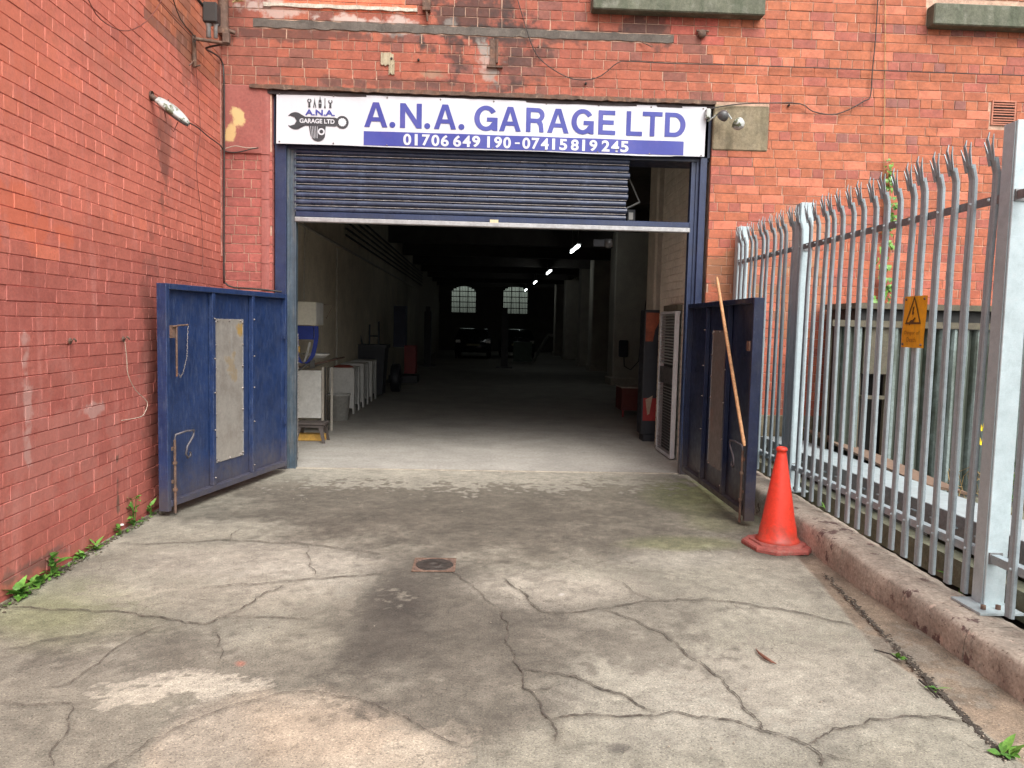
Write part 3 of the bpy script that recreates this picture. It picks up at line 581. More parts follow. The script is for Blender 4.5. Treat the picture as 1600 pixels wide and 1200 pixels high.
gm = bpy.data.materials.new('grimy_glass'); gm.use_nodes = True; g_ = gm.node_tree; tb = g_.nodes.new('ShaderNodeBsdfTransparent'); tb.inputs[0].default_value = (.80, .86, .80, 1)
mx = g_.nodes.new('ShaderNodeMixShader'); mx.inputs[0].default_value = .25; g_.links.new(tb.outputs[0], mx.inputs[1]); g_.links.new(g_.nodes['Principled BSDF'].outputs[0], mx.inputs[2]); g_.links.new(mx.outputs[0], g_.nodes['Material Output'].inputs[0])
g_.nodes['Principled BSDF'].inputs['Base Color'].default_value = (.25, .26, .22, 1)
for w_ in wins:
    we = empty('window'); we.parent = bld; we.location = (0, -8.4, 0)
    W, H = w_[1]-w_[0], w_[3]-w_[2]
    for i in range(3):
        for j in range(5):
            MB().box((w_[0]+W*i/3+.02, BY+.21, w_[2]+H*j/5+.02), (w_[0]+W*(i+1)/3-.02, BY+.22, w_[2]+H*(j+1)/5-.02)).build('pane', gm, we)
    gb = MB()
    for i in range(4): gb.box((w_[0]+W*i/3-.03, BY+.17, w_[2]), (w_[0]+W*i/3+.03, BY+.25, w_[3]))
    for j in range(6): gb.box((w_[0], BY+.165, w_[2]+H*j/5-.025), (w_[1], BY+.255, w_[2]+H*j/5+.025))
    gb.build('window_frame', black_m, we)
    sb = MB()
    for i in range(17): sb.box((w_[0]+W*(i+.5)/17-.012, BY+.33, w_[2]), (w_[0]+W*(i+.5)/17+.012, BY+.35, w_[3]))
    sb.build('security_bars', black_m, we)
# fluorescent tubes, lit
tubes = []
for i, (ya, yb, x) in enumerate(((19.2, 20.9, 2.37), (27.9, 29.7, 2.46), (34.9, 36.6, 2.43), (42.6, 44.2, 2.44))):
    lt = tag(empty('ceiling_light', (x, ya, 3.6)), ['lit fluorescent tube nearest the garage doorway, largest and brightest of the row', 'second lit fluorescent tube hanging deeper inside the dark garage', 'third lit fluorescent tube counted from the doorway, far inside the garage', 'farthest and smallest lit fluorescent tube, beside the right back window'][i], 'strip light', 'fluorescent tubes in a row under the garage ceiling')
    MB().tube([(0, 0, 0), (0, yb-ya, 0)], .026, 10).build('tube', glow('tube_glow', (.93, 1, .98), 5), lt)
    MB().box((-.05, -.04, .045), (.05, yb-ya+.04, .10)).tube([(0, .2, .1), (0, .2, .7)], .008).tube([(0, yb-ya-.2, .1), (0, yb-ya-.2, .7)], .008).build('batten', grey_m, lt)

# ------------------------------------------------------------------ roller shutter
sh = tag(empty('roller_shutter', (-.2, 8.36, 2.64)), 'dark blue slatted roller shutter rolled up above the doorway, torn short at the right', 'roller shutter')
def shp(mb, name, m): o = mb.build(name, m, sh); o.location = (.2, -8.36, -2.64); return o
SP = .0745
prof = [(8.376, .0), (8.350, .004), (8.335, .018), (8.333, .034), (8.342, .050), (8.362, .060), (8.378, .066)]
for i in range(9):
    z0 = 2.748+i*SP; xr = 1.525+.012*math.sin(i*2.3)+.003*i
    vs = [(-2.0, y, z0+zz) for y, zz in prof]+[(xr, y, z0+zz) for y, zz in prof]; n = len(prof)
    mb = MB(); mb.add(vs, [(k, k+n, k+n+1, k+1) for k in range(n-1)]+[tuple(range(n-1, -1, -1)), tuple(range(n, 2*n))], False)
    o = shp(mb, 'slat', slat_m); fixn(o)
    if i == 0: SLAT0 = o
mb = MB()
for i in range(9):
    z0 = 2.748+i*SP; mb.box((-2.0, 8.350, z0+SP-.0062), (1.522+.003*i, 8.366, z0+SP-.0015))
shp(mb, 'hinge_highlights', slat_edge)
shp(MB().box((-1.99, 8.372, 2.745), (1.50, 8.382, 3.42)), 'backing_sheet', black_m)
o = shp(MB().box((-1.995, 8.335, 2.695), (2.225, 8.375, 2.752), .004), 'bottom_rail', frame_blue); fixn(o)
o = shp(MB().box((-1.995, 8.322, 2.642), (2.225, 8.385, 2.693), .008), 'bottom_lip', alu_m); fixn(o)
P = F(772, 347, 8.33); shp(MB().box((P[0]-.045, 8.326, P[2]-.02), (P[0]+.045, 8.334, P[2]+.025)), 'lock_label', mat('pale_label', (.55, .48, .3), .7, bump=0))

# ------------------------------------------------------------------ sign
SY = 8.245
sg = tag(empty('garage_sign', (0.08, 8.27, 3.40)), 'long white banner sign with purple blue garage name and phone numbers above the doorway', 'sign')
def sgp(mb, name, m, par_=None): o = mb.build(name, m, par_ or sg); o.location = (-.08, -8.27, -3.40) if par_ is None else (0, 0, 0); return o
def shz(x): return .014*(x-.08)/2.2*0
n = 60; x0, x1 = -2.163, 2.325
vs = []
zB = lambda x: 3.425+.004*math.sin(x*3)+.006*(x > 2); zT = lambda x: 3.943
rows = 8
def wav(x, z): return SY+.006*math.sin(x*2.1+z*3)+.004*math.sin(x*9+z*7)*(1 if x > -.3 else .6)+.003*math.sin(x*23+1)*((3.60-z)*3 if z < 3.6 else 0)
for i in range(n+1):
    x = x0+(x1-x0)*i/n
    for j in range(rows+1): z = zB(x)+(zT(x)-zB(x))*j/rows; vs.append((x, wav(x, z), z))
fs = [(i*(rows+1)+j, (i+1)*(rows+1)+j, (i+1)*(rows+1)+j+1, i*(rows+1)+j+1) for i in range(n) for j in range(rows)]
banner = sgp(MB().add(vs, fs, True), 'banner', sign_w)
sgp(MB().box((x0+.01, 8.262, 3.44), (x1-.01, 8.285, 3.935)), 'backing_board', black_m)
def plane_geo(me_o, lift):      # press a flat print onto the waving banner
    for v in me_o.data.vertices: v.co.y = wav(v.co.x, v.co.z)-lift-(.0006 if v.co.y < 0 else 0)
def text(body, name, rect, m, bold=.03, lift=.0015, space=1.0, slant=0):
    """rect = x0,x1,z0,z1,z at the right end offset; letters fitted to it"""
    c = bpy.data.curves.new(name, 'FONT'); c.body = body; c.offset = bold; c.space_character = space; c.resolution_u = 6; c.fill_mode = 'FRONT'
    to = bpy.data.objects.new(name, c); C.objects.link(to); bpy.context.view_layer.update()
    me = bpy.data.meshes.new_from_object(to.evaluated_get(bpy.context.evaluated_depsgraph_get())); bpy.data.objects.remove(to)
    me.name = name; V = np.array([v.co[:] for v in me.vertices]); lo, hi = V.min(0), V.max(0)
    X0, X1, Z0, Z1 = rect
    for v, p in zip(me.vertices, V):
        v.co = (X0+(p[0]-lo[0])/(hi[0]-lo[0])*(X1-X0), 0, Z0+(p[1]-lo[1])/(hi[1]-lo[1])*(Z1-Z0))
    me.materials.clear(); me.materials.append(m)
    # refine so that it can follow the folds
    import bmesh
    bm = bmesh.new(); bm.from_mesh(me)
    for it in range(2):
        bmesh.ops.subdivide_edges(bm, edges=[e for e in bm.edges if e.calc_length() > .06], cuts=2)
        bmesh.ops.triangulate(bm, faces=bm.faces)
    bm.to_mesh(me); bm.free()
    o = inst(name, me, sg, (-.08, -8.27, -3.40))
    return o
def onban(o, lift): plane_geo(o, lift); return o
TZ0, TZ1 = 3.625, 3.876
def el(cx, cz, rx, rz, a0, a1, n=16): return [(cx+rx*math.cos(math.radians(a0+(a1-a0)*i/n)), cz+rz*math.sin(math.radians(a0+(a1-a0)*i/n))) for i in range(n+1)]
GL = {'A': ([(0, 0), (.37, 1), (.63, 1), (1, 0), (.77, 0), (.69, .23), (.31, .23), (.23, 0)], [(.37, .40), (.63, .40), (.50, .78)]),
 'N': ([(0, 0), (0, 1), (.25, 1), (.76, .34), (.76, 1), (1, 1), (1, 0), (.76, 0), (.24, .67), (.24, 0)], None),
 'G': (el(.5, .5, .5, .52, 33, 308, 30)+[(.80, .10), (.83, 0), (1, 0), (1, .54), (.54, .54), (.54, .37), (.79, .37)]+el(.5, .5, .27, .34, 325, 33, 24), None),
 'R': ([(0, 0), (0, 1), (.60, 1)]+el(.60, .71, .36, .29, 90, -55, 14)+[(.88, .34), (.93, 0), (.70, 0), (.66, .27), (.56, .38), (.24, .38), (.24, 0)], [(.24, .56), (.24, .82), (.58, .82)]+el(.58, .69, .14, .13, 90, -90, 10)),
 'E': ([(0, 0), (0, 1), (.97, 1), (.97, .82), (.27, .82), (.27, .60), (.90, .60), (.90, .42), (.27, .42), (.27, .18), (1, .18), (1, 0)], None),
 'L': ([(0, 0), (0, 1), (.28, 1), (.28, .18), (1, .18), (1, 0)], None),
 'T': ([(0, .82), (0, 1), (1, 1), (1, .82), (.62, .82), (.62, 0), (.38, 0), (.38, .82)], None),
 'D': ([(0, 0), (0, 1), (.46, 1)]+el(.46, .5, .54, .5, 90, -90, 24), [(.24, .18), (.24, .82), (.44, .82)]+el(.44, .5, .31, .32, 90, -90, 18)),
 '.': (el(.5, .5, .5, .5, 0, 345, 16), None)}
import bmesh
def glyph(ch, px0, px1, z0, z1):
    c = bpy.data.curves.new('letter', 'CURVE'); c.dimensions = '2D'; c.fill_mode = 'FRONT'
    X0, X1 = F(px0, 190, 8.245)[0], F(px1, 190, 8.245)[0]
    for ptl in GL[ch]:
        if not ptl: continue
        sp_ = c.splines.new('POLY'); sp_.points.add(len(ptl)-1); sp_.use_cyclic_u = True
        for q_, (u, v) in zip(sp_.points, ptl): q_.co = (X0+u*(X1-X0), z0+v*(z1-z0), 0, 1)
    to = bpy.data.objects.new('t', c); C.objects.link(to); bpy.context.view_layer.update()
    me = bpy.data.meshes.new_from_object(to.evaluated_get(bpy.context.evaluated_depsgraph_get())); bpy.data.objects.remove(to)
    for v in me.vertices: v.co = (v.co.x, 0, v.co.y)
    bm = bmesh.new(); bm.from_mesh(me)
    bmesh.ops.subdivide_edges(bm, edges=[e for e in bm.edges if e.calc_length() > .05], cuts=2); bmesh.ops.triangulate(bm, faces=bm.faces); bm.to_mesh(me); bm.free()
    me.materials.clear(); me.materials.append(sign_b); plane_geo(inst('letter', me, sg, (-.08, -8.27, -3.40)), .004)
for ch, a, b in (('A', 569, 605.5), ('N', 625, 659), ('A', 678, 713), ('G', 741, 777.5), ('A', 780, 814), ('R', 822, 852), ('A', 855, 889), ('G', 893, 928), ('E', 935, 962), ('L', 979, 1004), ('T', 1004, 1035), ('D', 1039, 1071.5)): glyph(ch, a, b, TZ0, TZ1)
for a in (608.5, 663, 716.5): glyph('.', a, a+9.5, TZ0-.002, TZ0+.058)
mb = MB(); nn = 40
vs = []
for i in range(nn+1):
    x = -1.265+(2.097+1.265)*i/nn
    for j in range(5): z = 3.438+.144*j/4; vs.append((x, wav(x, z)-.003, z))
o = sgp(mb.add(vs, [(i*5+j, (i+1)*5+j, (i+1)*5+j+1, i*5+j+1) for i in range(nn) for j in range(4)], True), 'number_band', sign_b)
for word, w0, w1 in (('01706', 630, 703), ('649', 708, 752), ('190', 758, 800), ('07415', 816, 888), ('819', 892, 935), ('245', 940, 984)):
    pitch = (w1-w0+.4)/len(word)
    for k, ch in enumerate(word):
        a = w0+k*pitch; b = a+pitch-2.2
        if ch == '1': a += 3.2; b -= 4.6
        onban(text(ch, 'digit', (F(a, 225, SY)[0], F(b, 225, SY)[0], 3.450, 3.566), sign_w, .030), .006)
onban(text('-', 'dash', (F(804.5, 225, SY)[0], F(812, 225, SY)[0], 3.498, 3.514), sign_w, .0), .006)
# logo: spanner, tyre, small tools
def poly(pts, name, m, lift):
    mb = MB(); mb.add([(x, wav(x, z)-lift, z) for x, z in pts], [tuple(range(len(pts)))]); return sgp(mb, name, m)
zc_ = 3.662; xa, xb = -2.052, -1.424
def arc(cx, cz, r, a0, a1, n=14): return [(cx+r*math.cos(math.radians(a0+(a1-a0)*i/n)), cz+r*math.sin(math.radians(a0+(a1-a0)*i/n))) for i in range(n+1)]
cx1 = xa+.085
jaw = arc(cx1, zc_, .088, 50, 150, 10)+[(cx1-.055, zc_+.052), (cx1-.01, zc_+.036), (cx1+.012, zc_), (cx1-.01, zc_-.036), (cx1-.055, zc_-.052)]+arc(cx1, zc_, .088, 210, 310, 10)
sp = jaw+[(cx1+.10, zc_-.045), (-1.56, zc_-.045)]+arc(xb-.062, zc_, .066, 215, 505, 24)+[(-1.56, zc_+.045), (cx1+.10, zc_+.045)]
poly(sp, 'spanner_print', sign_k, .0045)
poly([(xb-.062+(.044 if i % 2 else .038)*math.cos(i*math.pi/12), zc_+(.044 if i % 2 else .038)*math.sin(i*math.pi/12)) for i in range(24)], 'ring_print', sign_w, .0065)
onban(text('GARAGE LTD', 'logo_lettering', (-1.925, -1.565, zc_-.02, zc_+.026), sign_w, .03), .0065)
onban(text('A.N.A.', 'logo_lettering', (-1.868, -1.562, 3.722, 3.782), sign_b, .03), .0045)
poly([(-1.83, 3.617), (-1.815, 3.53)]+arc(-1.735, 3.535, .075, 200, 340, 10)+[(-1.655, 3.617)], 'tyre_print', sign_k, .0045)
poly(arc(-1.70, 3.56, .036, 0, 360, 16), 'tyre_rim_print', sign_w, .006); poly(arc(-1.70, 3.56, .020, 0, 360, 12), 'tyre_hub_print', sign_k, .0075)
for i in range(5): poly([(-1.815+i*.018, 3.612), (-1.811+i*.018, 3.612), (-1.795+i*.014, 3.49), (-1.799+i*.014, 3.49)], 'tread_print', sign_w, .006)
for i, tx in enumerate((-1.825, -1.77, -1.715, -1.665, -1.61)):
    if i in (0, 4): poly(arc(tx, 3.868, .022, 130 if i == 4 else 100, 410 if i == 4 else 440, 14)+arc(tx, 3.868, .011, 410 if i == 4 else 440, 130 if i == 4 else 100, 14), 'tool_print', sign_k, .0045); poly([(tx-.009, 3.850), (tx+.009, 3.850), (tx+.013, 3.802), (tx-.013, 3.802)], 'tool_print', sign_k, .0045)
    elif i == 1: poly([(tx-.016, 3.80), (tx-.006, 3.80), (tx, 3.84), (tx+.008, 3.80), (tx+.018, 3.80), (tx+.006, 3.86), (tx, 3.905), (tx-.006, 3.86)], 'tool_print', sign_k, .0045)
    elif i == 2: poly([(tx-.014, 3.80), (tx+.014, 3.80), (tx+.018, 3.85), (tx+.012, 3.88), (tx+.005, 3.885), (tx+.003, 3.915), (tx-.003, 3.915), (tx-.005, 3.885), (tx-.012, 3.88), (tx-.018, 3.85)], 'tool_print', sign_k, .0045); poly([(tx-.016, 3.845), (tx+.016, 3.845), (tx+.016, 3.85), (tx-.016, 3.85)], 'tool_print', sign_w, .006)
    else: poly([(tx-.010, 3.80), (tx+.010, 3.80), (tx+.004, 3.83), (tx+.004, 3.90), (tx-.004, 3.90), (tx-.004, 3.83)], 'tool_print', sign_k, .0045)
bme = MB().lathe([(0, -.008), (.006, -.006), (.009, 0)], (0, 0, 0), 10, 'y').mesh('rivet'); bme.materials.append(bolt_m)
for x in np.linspace(-2.13, 2.29, 9):
    for z in (3.925, 3.445): inst('rivet', bme, sg, (x-.08, wav(x, z)-8.27-.001, z-3.40))

# ------------------------------------------------------------------ LEFT WALL
lw = tag(empty('brick_wall', (LX(5), 5, 0)), 'tall red painted brick side wall running along the left of the yard', 'wall')
ang = math.atan(-LWS)
def place_l(u, d, z):        # u along the wall from y=-1 towards the mill, outward normal +x
    y = -1+u; return np.array((LX(y)-.010-d, y, z))
lwm = MB().add([(LX(-1)-.010, -1, 0), (LX(8.5)-.010, 8.5, 0), (LX(8.5)-.010, 8.5, 7.2), (LX(-1)-.010, -1, 7.2), (-3.4, -1, 0), (-3.4, 8.5, 0), (-3.4, 8.5, 7.2), (-3.4, -1, 7.2)], [(0, 1, 2, 3), (4, 7, 6, 5), (3, 2, 6, 7), (0, 4, 5, 1), (0, 3, 7, 4), (1, 5, 6, 2)])
def lpar(o): o.parent = lw; o.matrix_parent_inverse = Matrix.Translation((-LX(5), -5, 0)); return o
o = lwm.build('wall', lmortar_m); lpar(fixn(o))
lay3 = layout(0, 9.24, 0.03, 7.2, .0865, .262, .131, lambda k: k % 5 == 1, [], 23)
def lcol(u, z, r, wd):
    y = u-1; px, py, d = proj((LX(y), y, z))
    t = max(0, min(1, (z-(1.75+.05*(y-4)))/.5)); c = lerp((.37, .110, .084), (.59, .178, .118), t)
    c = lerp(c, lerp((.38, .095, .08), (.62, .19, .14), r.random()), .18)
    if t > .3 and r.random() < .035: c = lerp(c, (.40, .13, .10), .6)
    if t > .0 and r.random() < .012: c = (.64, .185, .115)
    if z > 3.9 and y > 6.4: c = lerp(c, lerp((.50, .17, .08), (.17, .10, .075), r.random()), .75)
    return c
def place_lb(u, d, z): return place_l(u, d, z)
# brick_verts faces -y in its own frame; place maps depth d (negative = outward) to +x
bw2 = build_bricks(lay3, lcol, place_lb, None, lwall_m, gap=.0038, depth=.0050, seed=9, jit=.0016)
for o in list(C.objects):
    if o.parent is None and o.type == 'MESH' and o.name.startswith('brick') : lpar(o)

# ------------------------------------------------------------------ small fittings on the walls
def wire(pts, r, m, name, label, cat='cable', sub=3, group=None):
    P = [Vector(p) for p in pts]; Q = []
    for i in range(len(P)-1):
        p0, p1, p2, p3 = P[max(i-1, 0)], P[i], P[i+1], P[min(i+2, len(P)-1)]
        for k in range(sub):
            t = k/sub; Q.append(.5*((2*p1)+(p2-p0)*t+(2*p0-5*p1+4*p2-p3)*t*t+(3*p1-p0-3*p2+p3)*t**3))
    Q.append(P[-1]); o = MB().tube(Q, r, 6).build(name, m); tag(o, label, cat, group); return o
fp = lambda l, off=.03: [F(x, y, FY-off) for x, y in l]; lp = lambda l, off=.03: [L(x, y, off) for x, y in l]
wire(fp([(806, -10), (818, 30), (833, 75), (850, 98), (885, 120), (915, 125), (940, 118), (965, 98), (985, 96), (1045, 99), (1120, 101), (1190, 103), (1300, 107), (1420, 112), (1600, 118)]), .005, cable_m, 'cable', 'thin dark cable looping down the brick front and running right above the sign')
wire(fp([(1372, -10), (1368, 60), (1363, 112), (1360, 150), (1350, 158), (1325, 172), (1300, 179), (1270, 174), (1250, 162), (1200, 161), (1150, 163), (1108, 170)]), .006, cable_m, 'cable', 'black cable dropping from the top and sagging left to the twin floodlight')
wire(fp([(1383, -10), (1383, 60), (1382, 160), (1381, 260), (1381, 330), (1380, 420), (1380, 500)], .015), .004, dry_m, 'vine_stem', 'long thin dry climbing stem rising straight up the brick front', 'vine')
wire(lp([(130, -20), (150, 22), (175, 42), (200, 48), (228, 34), (250, 5), (255, -15)]), .004, cabler_m, 'cable', 'thin cable hanging in a deep loop at the top of the left wall')
wire(lp([(268, -10), (282, 30), (305, 58), (303, 65)], .05), .005, cable_m, 'cable', 'short dark cable coming down to the iron bracket on the left wall')
wire(lp([(238, -10), (275, 32), (300, 58)], .03), .004, cabler_m, 'cable', 'thin taut cable rising leftwards from the iron bracket')
wire(lp([(306, 105), (310, 150), (313, 210), (307, 250), (309, 290), (315, 340), (317, 400), (316, 420)], .02), .003, cabler_m, 'cable', 'thin reddish wire hanging straight down below the iron bracket')
wire([L(296, 192, .2), L(310, 200, .06), L(325, 213, .03), L(343, 226, .03), F(352, 236, 8.2), F(370, 238, 8.2), F(392, 233, 8.2), F(404, 231, 8.2)], .006, cable_m, 'cable', 'black cable from the bulkhead lamp round the corner to a taped end')
wire([F(352, 232, 8.19), F(368, 228, 8.19), F(385, 231, 8.2), F(404, 231, 8.2)], .004, string_m, 'cable', 'short pale cable joining the taped end in the wall corner')
# hooks with string
for i, (x, y_, lb) in enumerate(((110, 533, 'rusty iron hook standing alone in the red left wall'), (193, 530, 'rusty iron hook in the left wall from which a pale string hangs'))):
    P = L(x, y_, .02); o = MB().tube([L(x, y_, -.01), L(x+2, y_, .05), L(x+6, y_-4, .07), L(x+9, y_, .06)], .006, 8).lathe([(0, .002), (.02, .002), (.022, -.002)], tuple(L(x, y_, .008)), 10, 'x').build('wall_hook', rust_m); tag(o, lb, 'hook', 'iron hooks in the left wall')
wire(lp([(195, 533), (198, 560), (200, 585), (212, 610), (230, 628), (226, 645), (218, 652), (190, 657)], .035), .0028, string_m, 'string', 'pale string hanging from a hook on the left wall', 'string')
# bulkhead lamp
A = Vector(L(236, 150, 0.0)); B = Vector(on(294, 193, 0, -2.39))
lampo = tag(empty('wall_lamp', A), 'weathered pale lamp sticking out of the left wall on a short arm', 'lamp')
d = (B-A); 
MB().tube([(0, 0, 0), d*.28], .022, 8).lathe([(0, -.0), (.04, 0), (.04, .012)], (0, 0, 0), 12, 'x').build('arm', rust_m, lampo)
def taper_box(a, b, wa, wb, ha, hb, top=.5):
    t = (b-a).normalized(); s = t.cross(Vector((0, 0, 1))).normalized(); u = s.cross(t); mb = MB(); vs = []
    sec = [(-1, -.15), (-.8, .25), (-.45, .8), (0, 1), (.45, .8), (.8, .25), (1, -.15), (.8, -.5), (0, -.6), (-.8, -.5)]
    N = 8
    for i in range(N+1):
        f = i/N; p = a+(b-a)*f; k = math.sin(math.pi*min(1, .12+.86*f))**.45; W_, H_ = (wa+(wb-wa)*f)*k, (ha+(hb-ha)*f)*k
        for (x, z) in sec: vs.append(p+s*x*W_+u*z*H_)
    n = len(sec); mb.add(vs, [(i*n+k, i*n+(k+1) % n, (i+1)*n+(k+1) % n, (i+1)*n+k) for i in range(N) for k in range(n)], True)
    mb.add(vs[:n], [tuple(range(n))]); mb.add(vs[-n:], [tuple(range(n))]); return mb
fixn(taper_box(d*.16, d*1.02, .060, .085, .055, .050).build('housing', lampw_m, lampo))
fixn(taper_box(d*.30-Vector((0, 0, .022)), d*.98-Vector((0, 0, .022)), .05, .07, .03, .03).build('lamp_glass', lampk_m, lampo))
MB().tube([d*.45+Vector((0, 0, .03)), d*.47+Vector((0, 0, .075))], .005).build('clip', rust_m, lampo)
MB().tube([d*.35-Vector((0, 0, .03)), d*.42-Vector((0, 0, .12)), d*.6-Vector((0, 0, .15)), d*.72-Vector((0, 0, .05))], .004).build('loose_wire', cabler_m, lampo)
# iron bracket with insulators near the corner
b0 = Vector(L(304, 62, 0)); br = tag(empty('cable_bracket', b0), 'rusty iron bracket with black box near the top of the wall corner', 'bracket')
q = lambda x, y_, off: Vector(L(x, y_, off))-b0
MB().tube([q(303, 55, .02), q(304, 105, .02)], .02, 6).tube([q(302, 60, .03), q(302, 60, .03)+Vector((.30, .05, -.02))], .016, 6).tube([q(303, 95, .02), q(296, 102, .05)], .006).tube([q(303, 104, .02), q(313, 102, .08)], .008).build('arm', rust_m, br)
e = q(302, 60, .03)+Vector((.28, .05, -.02))
MB().box(e+Vector((-.03, -.03, 0)), e+Vector((.03, .03, .09)), .006).build('end_cap', rust_m, br)
m_ = q(302, 60, .03)+Vector((.13, .02, .02))
fixn(MB().lathe([(0, 0), (.022, 0), (.02, .10), (.03, .11), (.03, .14), (0, .14)], tuple(m_), 12).lathe([(0, 0), (.018, 0), (.018, .11), (.026, .12), (.026, .15), (0, .15)], tuple(m_+Vector((.06, .01, 0))), 12).build('insulator', grey_m, br))
fixn(MB().box(m_+Vector((-.04, -.05, .12)), m_+Vector((.09, .07, .30)), .012).build('junction_box', cable_m, br))
wire([L(318, 10, .12), L(300, -12, .12)], .014, cable_m, 'cable', 'thick black cable entering the black box from above')
wire([b0+e, L(322, 75, .1), L(335, 84, .08), F(346, 95, 8.17), F(350, 130, 8.17), F(350, 300, 8.17), F(350, 430, 8.17), F(352, 442, 8.17), F(365, 449, 8.17), F(395, 451, 8.17), F(440, 456, 8.2)], .009, cable_m, 'cable', 'black cable running down the wall corner and along behind the left gate')
dp = tag(MB().tube([F(344, 100, 8.2), F(345, 260, 8.2), F(346, 400, 8.2)], .012, 8).build('conduit_pipe', mat('rusty_pink_pipe', (.38, .18, .14), .8, var=.3, spots=[(soot, .5, 12, .6)])), 'thin faded pipe standing in the corner of the two brick walls', 'pipe')
dp = empty('drainpipe', tuple(F(349, 45, 8.17))); tag(dp, 'short dark iron drainpipe end at the very top of the wall corner', 'pipe')
MB().tube([(0, 0, -.05), (0, 0, 1.9)], .05, 12).build('pipe', rust_m, dp); MB().tube([(0, 0, -.06), (.0, -.0, .0)], .062, 12).tube([(0, 0, .0), (.1, .05, -.02)], .02, 6).build('collar', rust_m, dp)
fl = F(370, 6, 8.2); o = tag(empty('wall_plant', tuple(F(372, 3, 8.18))), 'withered brown tuft growing out of the brickwork at the top of the corner', 'plant')
mb = MB(); r_ = random.Random(2)
for i in range(26):
    a, b_ = r_.uniform(0, 6.28), r_.uniform(-.4, 1.2); dd = Vector((math.cos(a)*math.cos(b_), -abs(math.sin(a))*math.cos(b_), math.sin(b_)))*r_.uniform(.05, .12); mb.tube([(0, 0, 0), dd*.5, dd+Vector((0, 0, -.02))], [.004, .006, .002], 4)
mb.build('stems', dry_m, o)
# twin floodlight right of the sign
tf = tag(empty('floodlight', tuple(F(1128, 182, 8.2))), 'pair of round floodlight heads on a bracket right of the sign', 'floodlight')
q = lambda x, y_, Y_: Vector(F(x, y_, Y_))-tf.location
a0 = q(1106, 178, 8.2)
fixn(MB().box(a0-Vector((.025, .03, .05)), a0+Vector((.025, .03, .05)), .008).build('mount_box', lampw_m, tf))
MB().tube([q(1106, 190, 8.19), q(1116, 182, 8.15), q(1126, 175, 8.13), q(1134, 173, 8.12), q(1143, 186, 8.12)], .008, 8).build('arm', lampw_m, tf)
def head(c, dr, m1, m2, r, tilt):
    mb = MB().lathe([(0, r*1.1), (r*.45, r*1.0), (r*.85, r*.6), (r, 0), (r*.97, -.01)], (0, 0, 0), 18); o = mb.build('lamp_head', m1, tf); o.location = c; o.rotation_euler = tilt
    g = MB().lathe([(0, -.012), (r*.7, -.010), (r*.95, -.002)], (0, 0, 0), 18).build('lens', m2, o); return o
fixn(head(q(1129, 182, 8.12), 0, lampk_m, grey_m, .062, (math.radians(60), 0, math.radians(20)))); fixn(head(q(1153, 193, 8.10), 0, lampw_m, lampw_m, .066, (math.radians(130), 0, math.radians(30))))

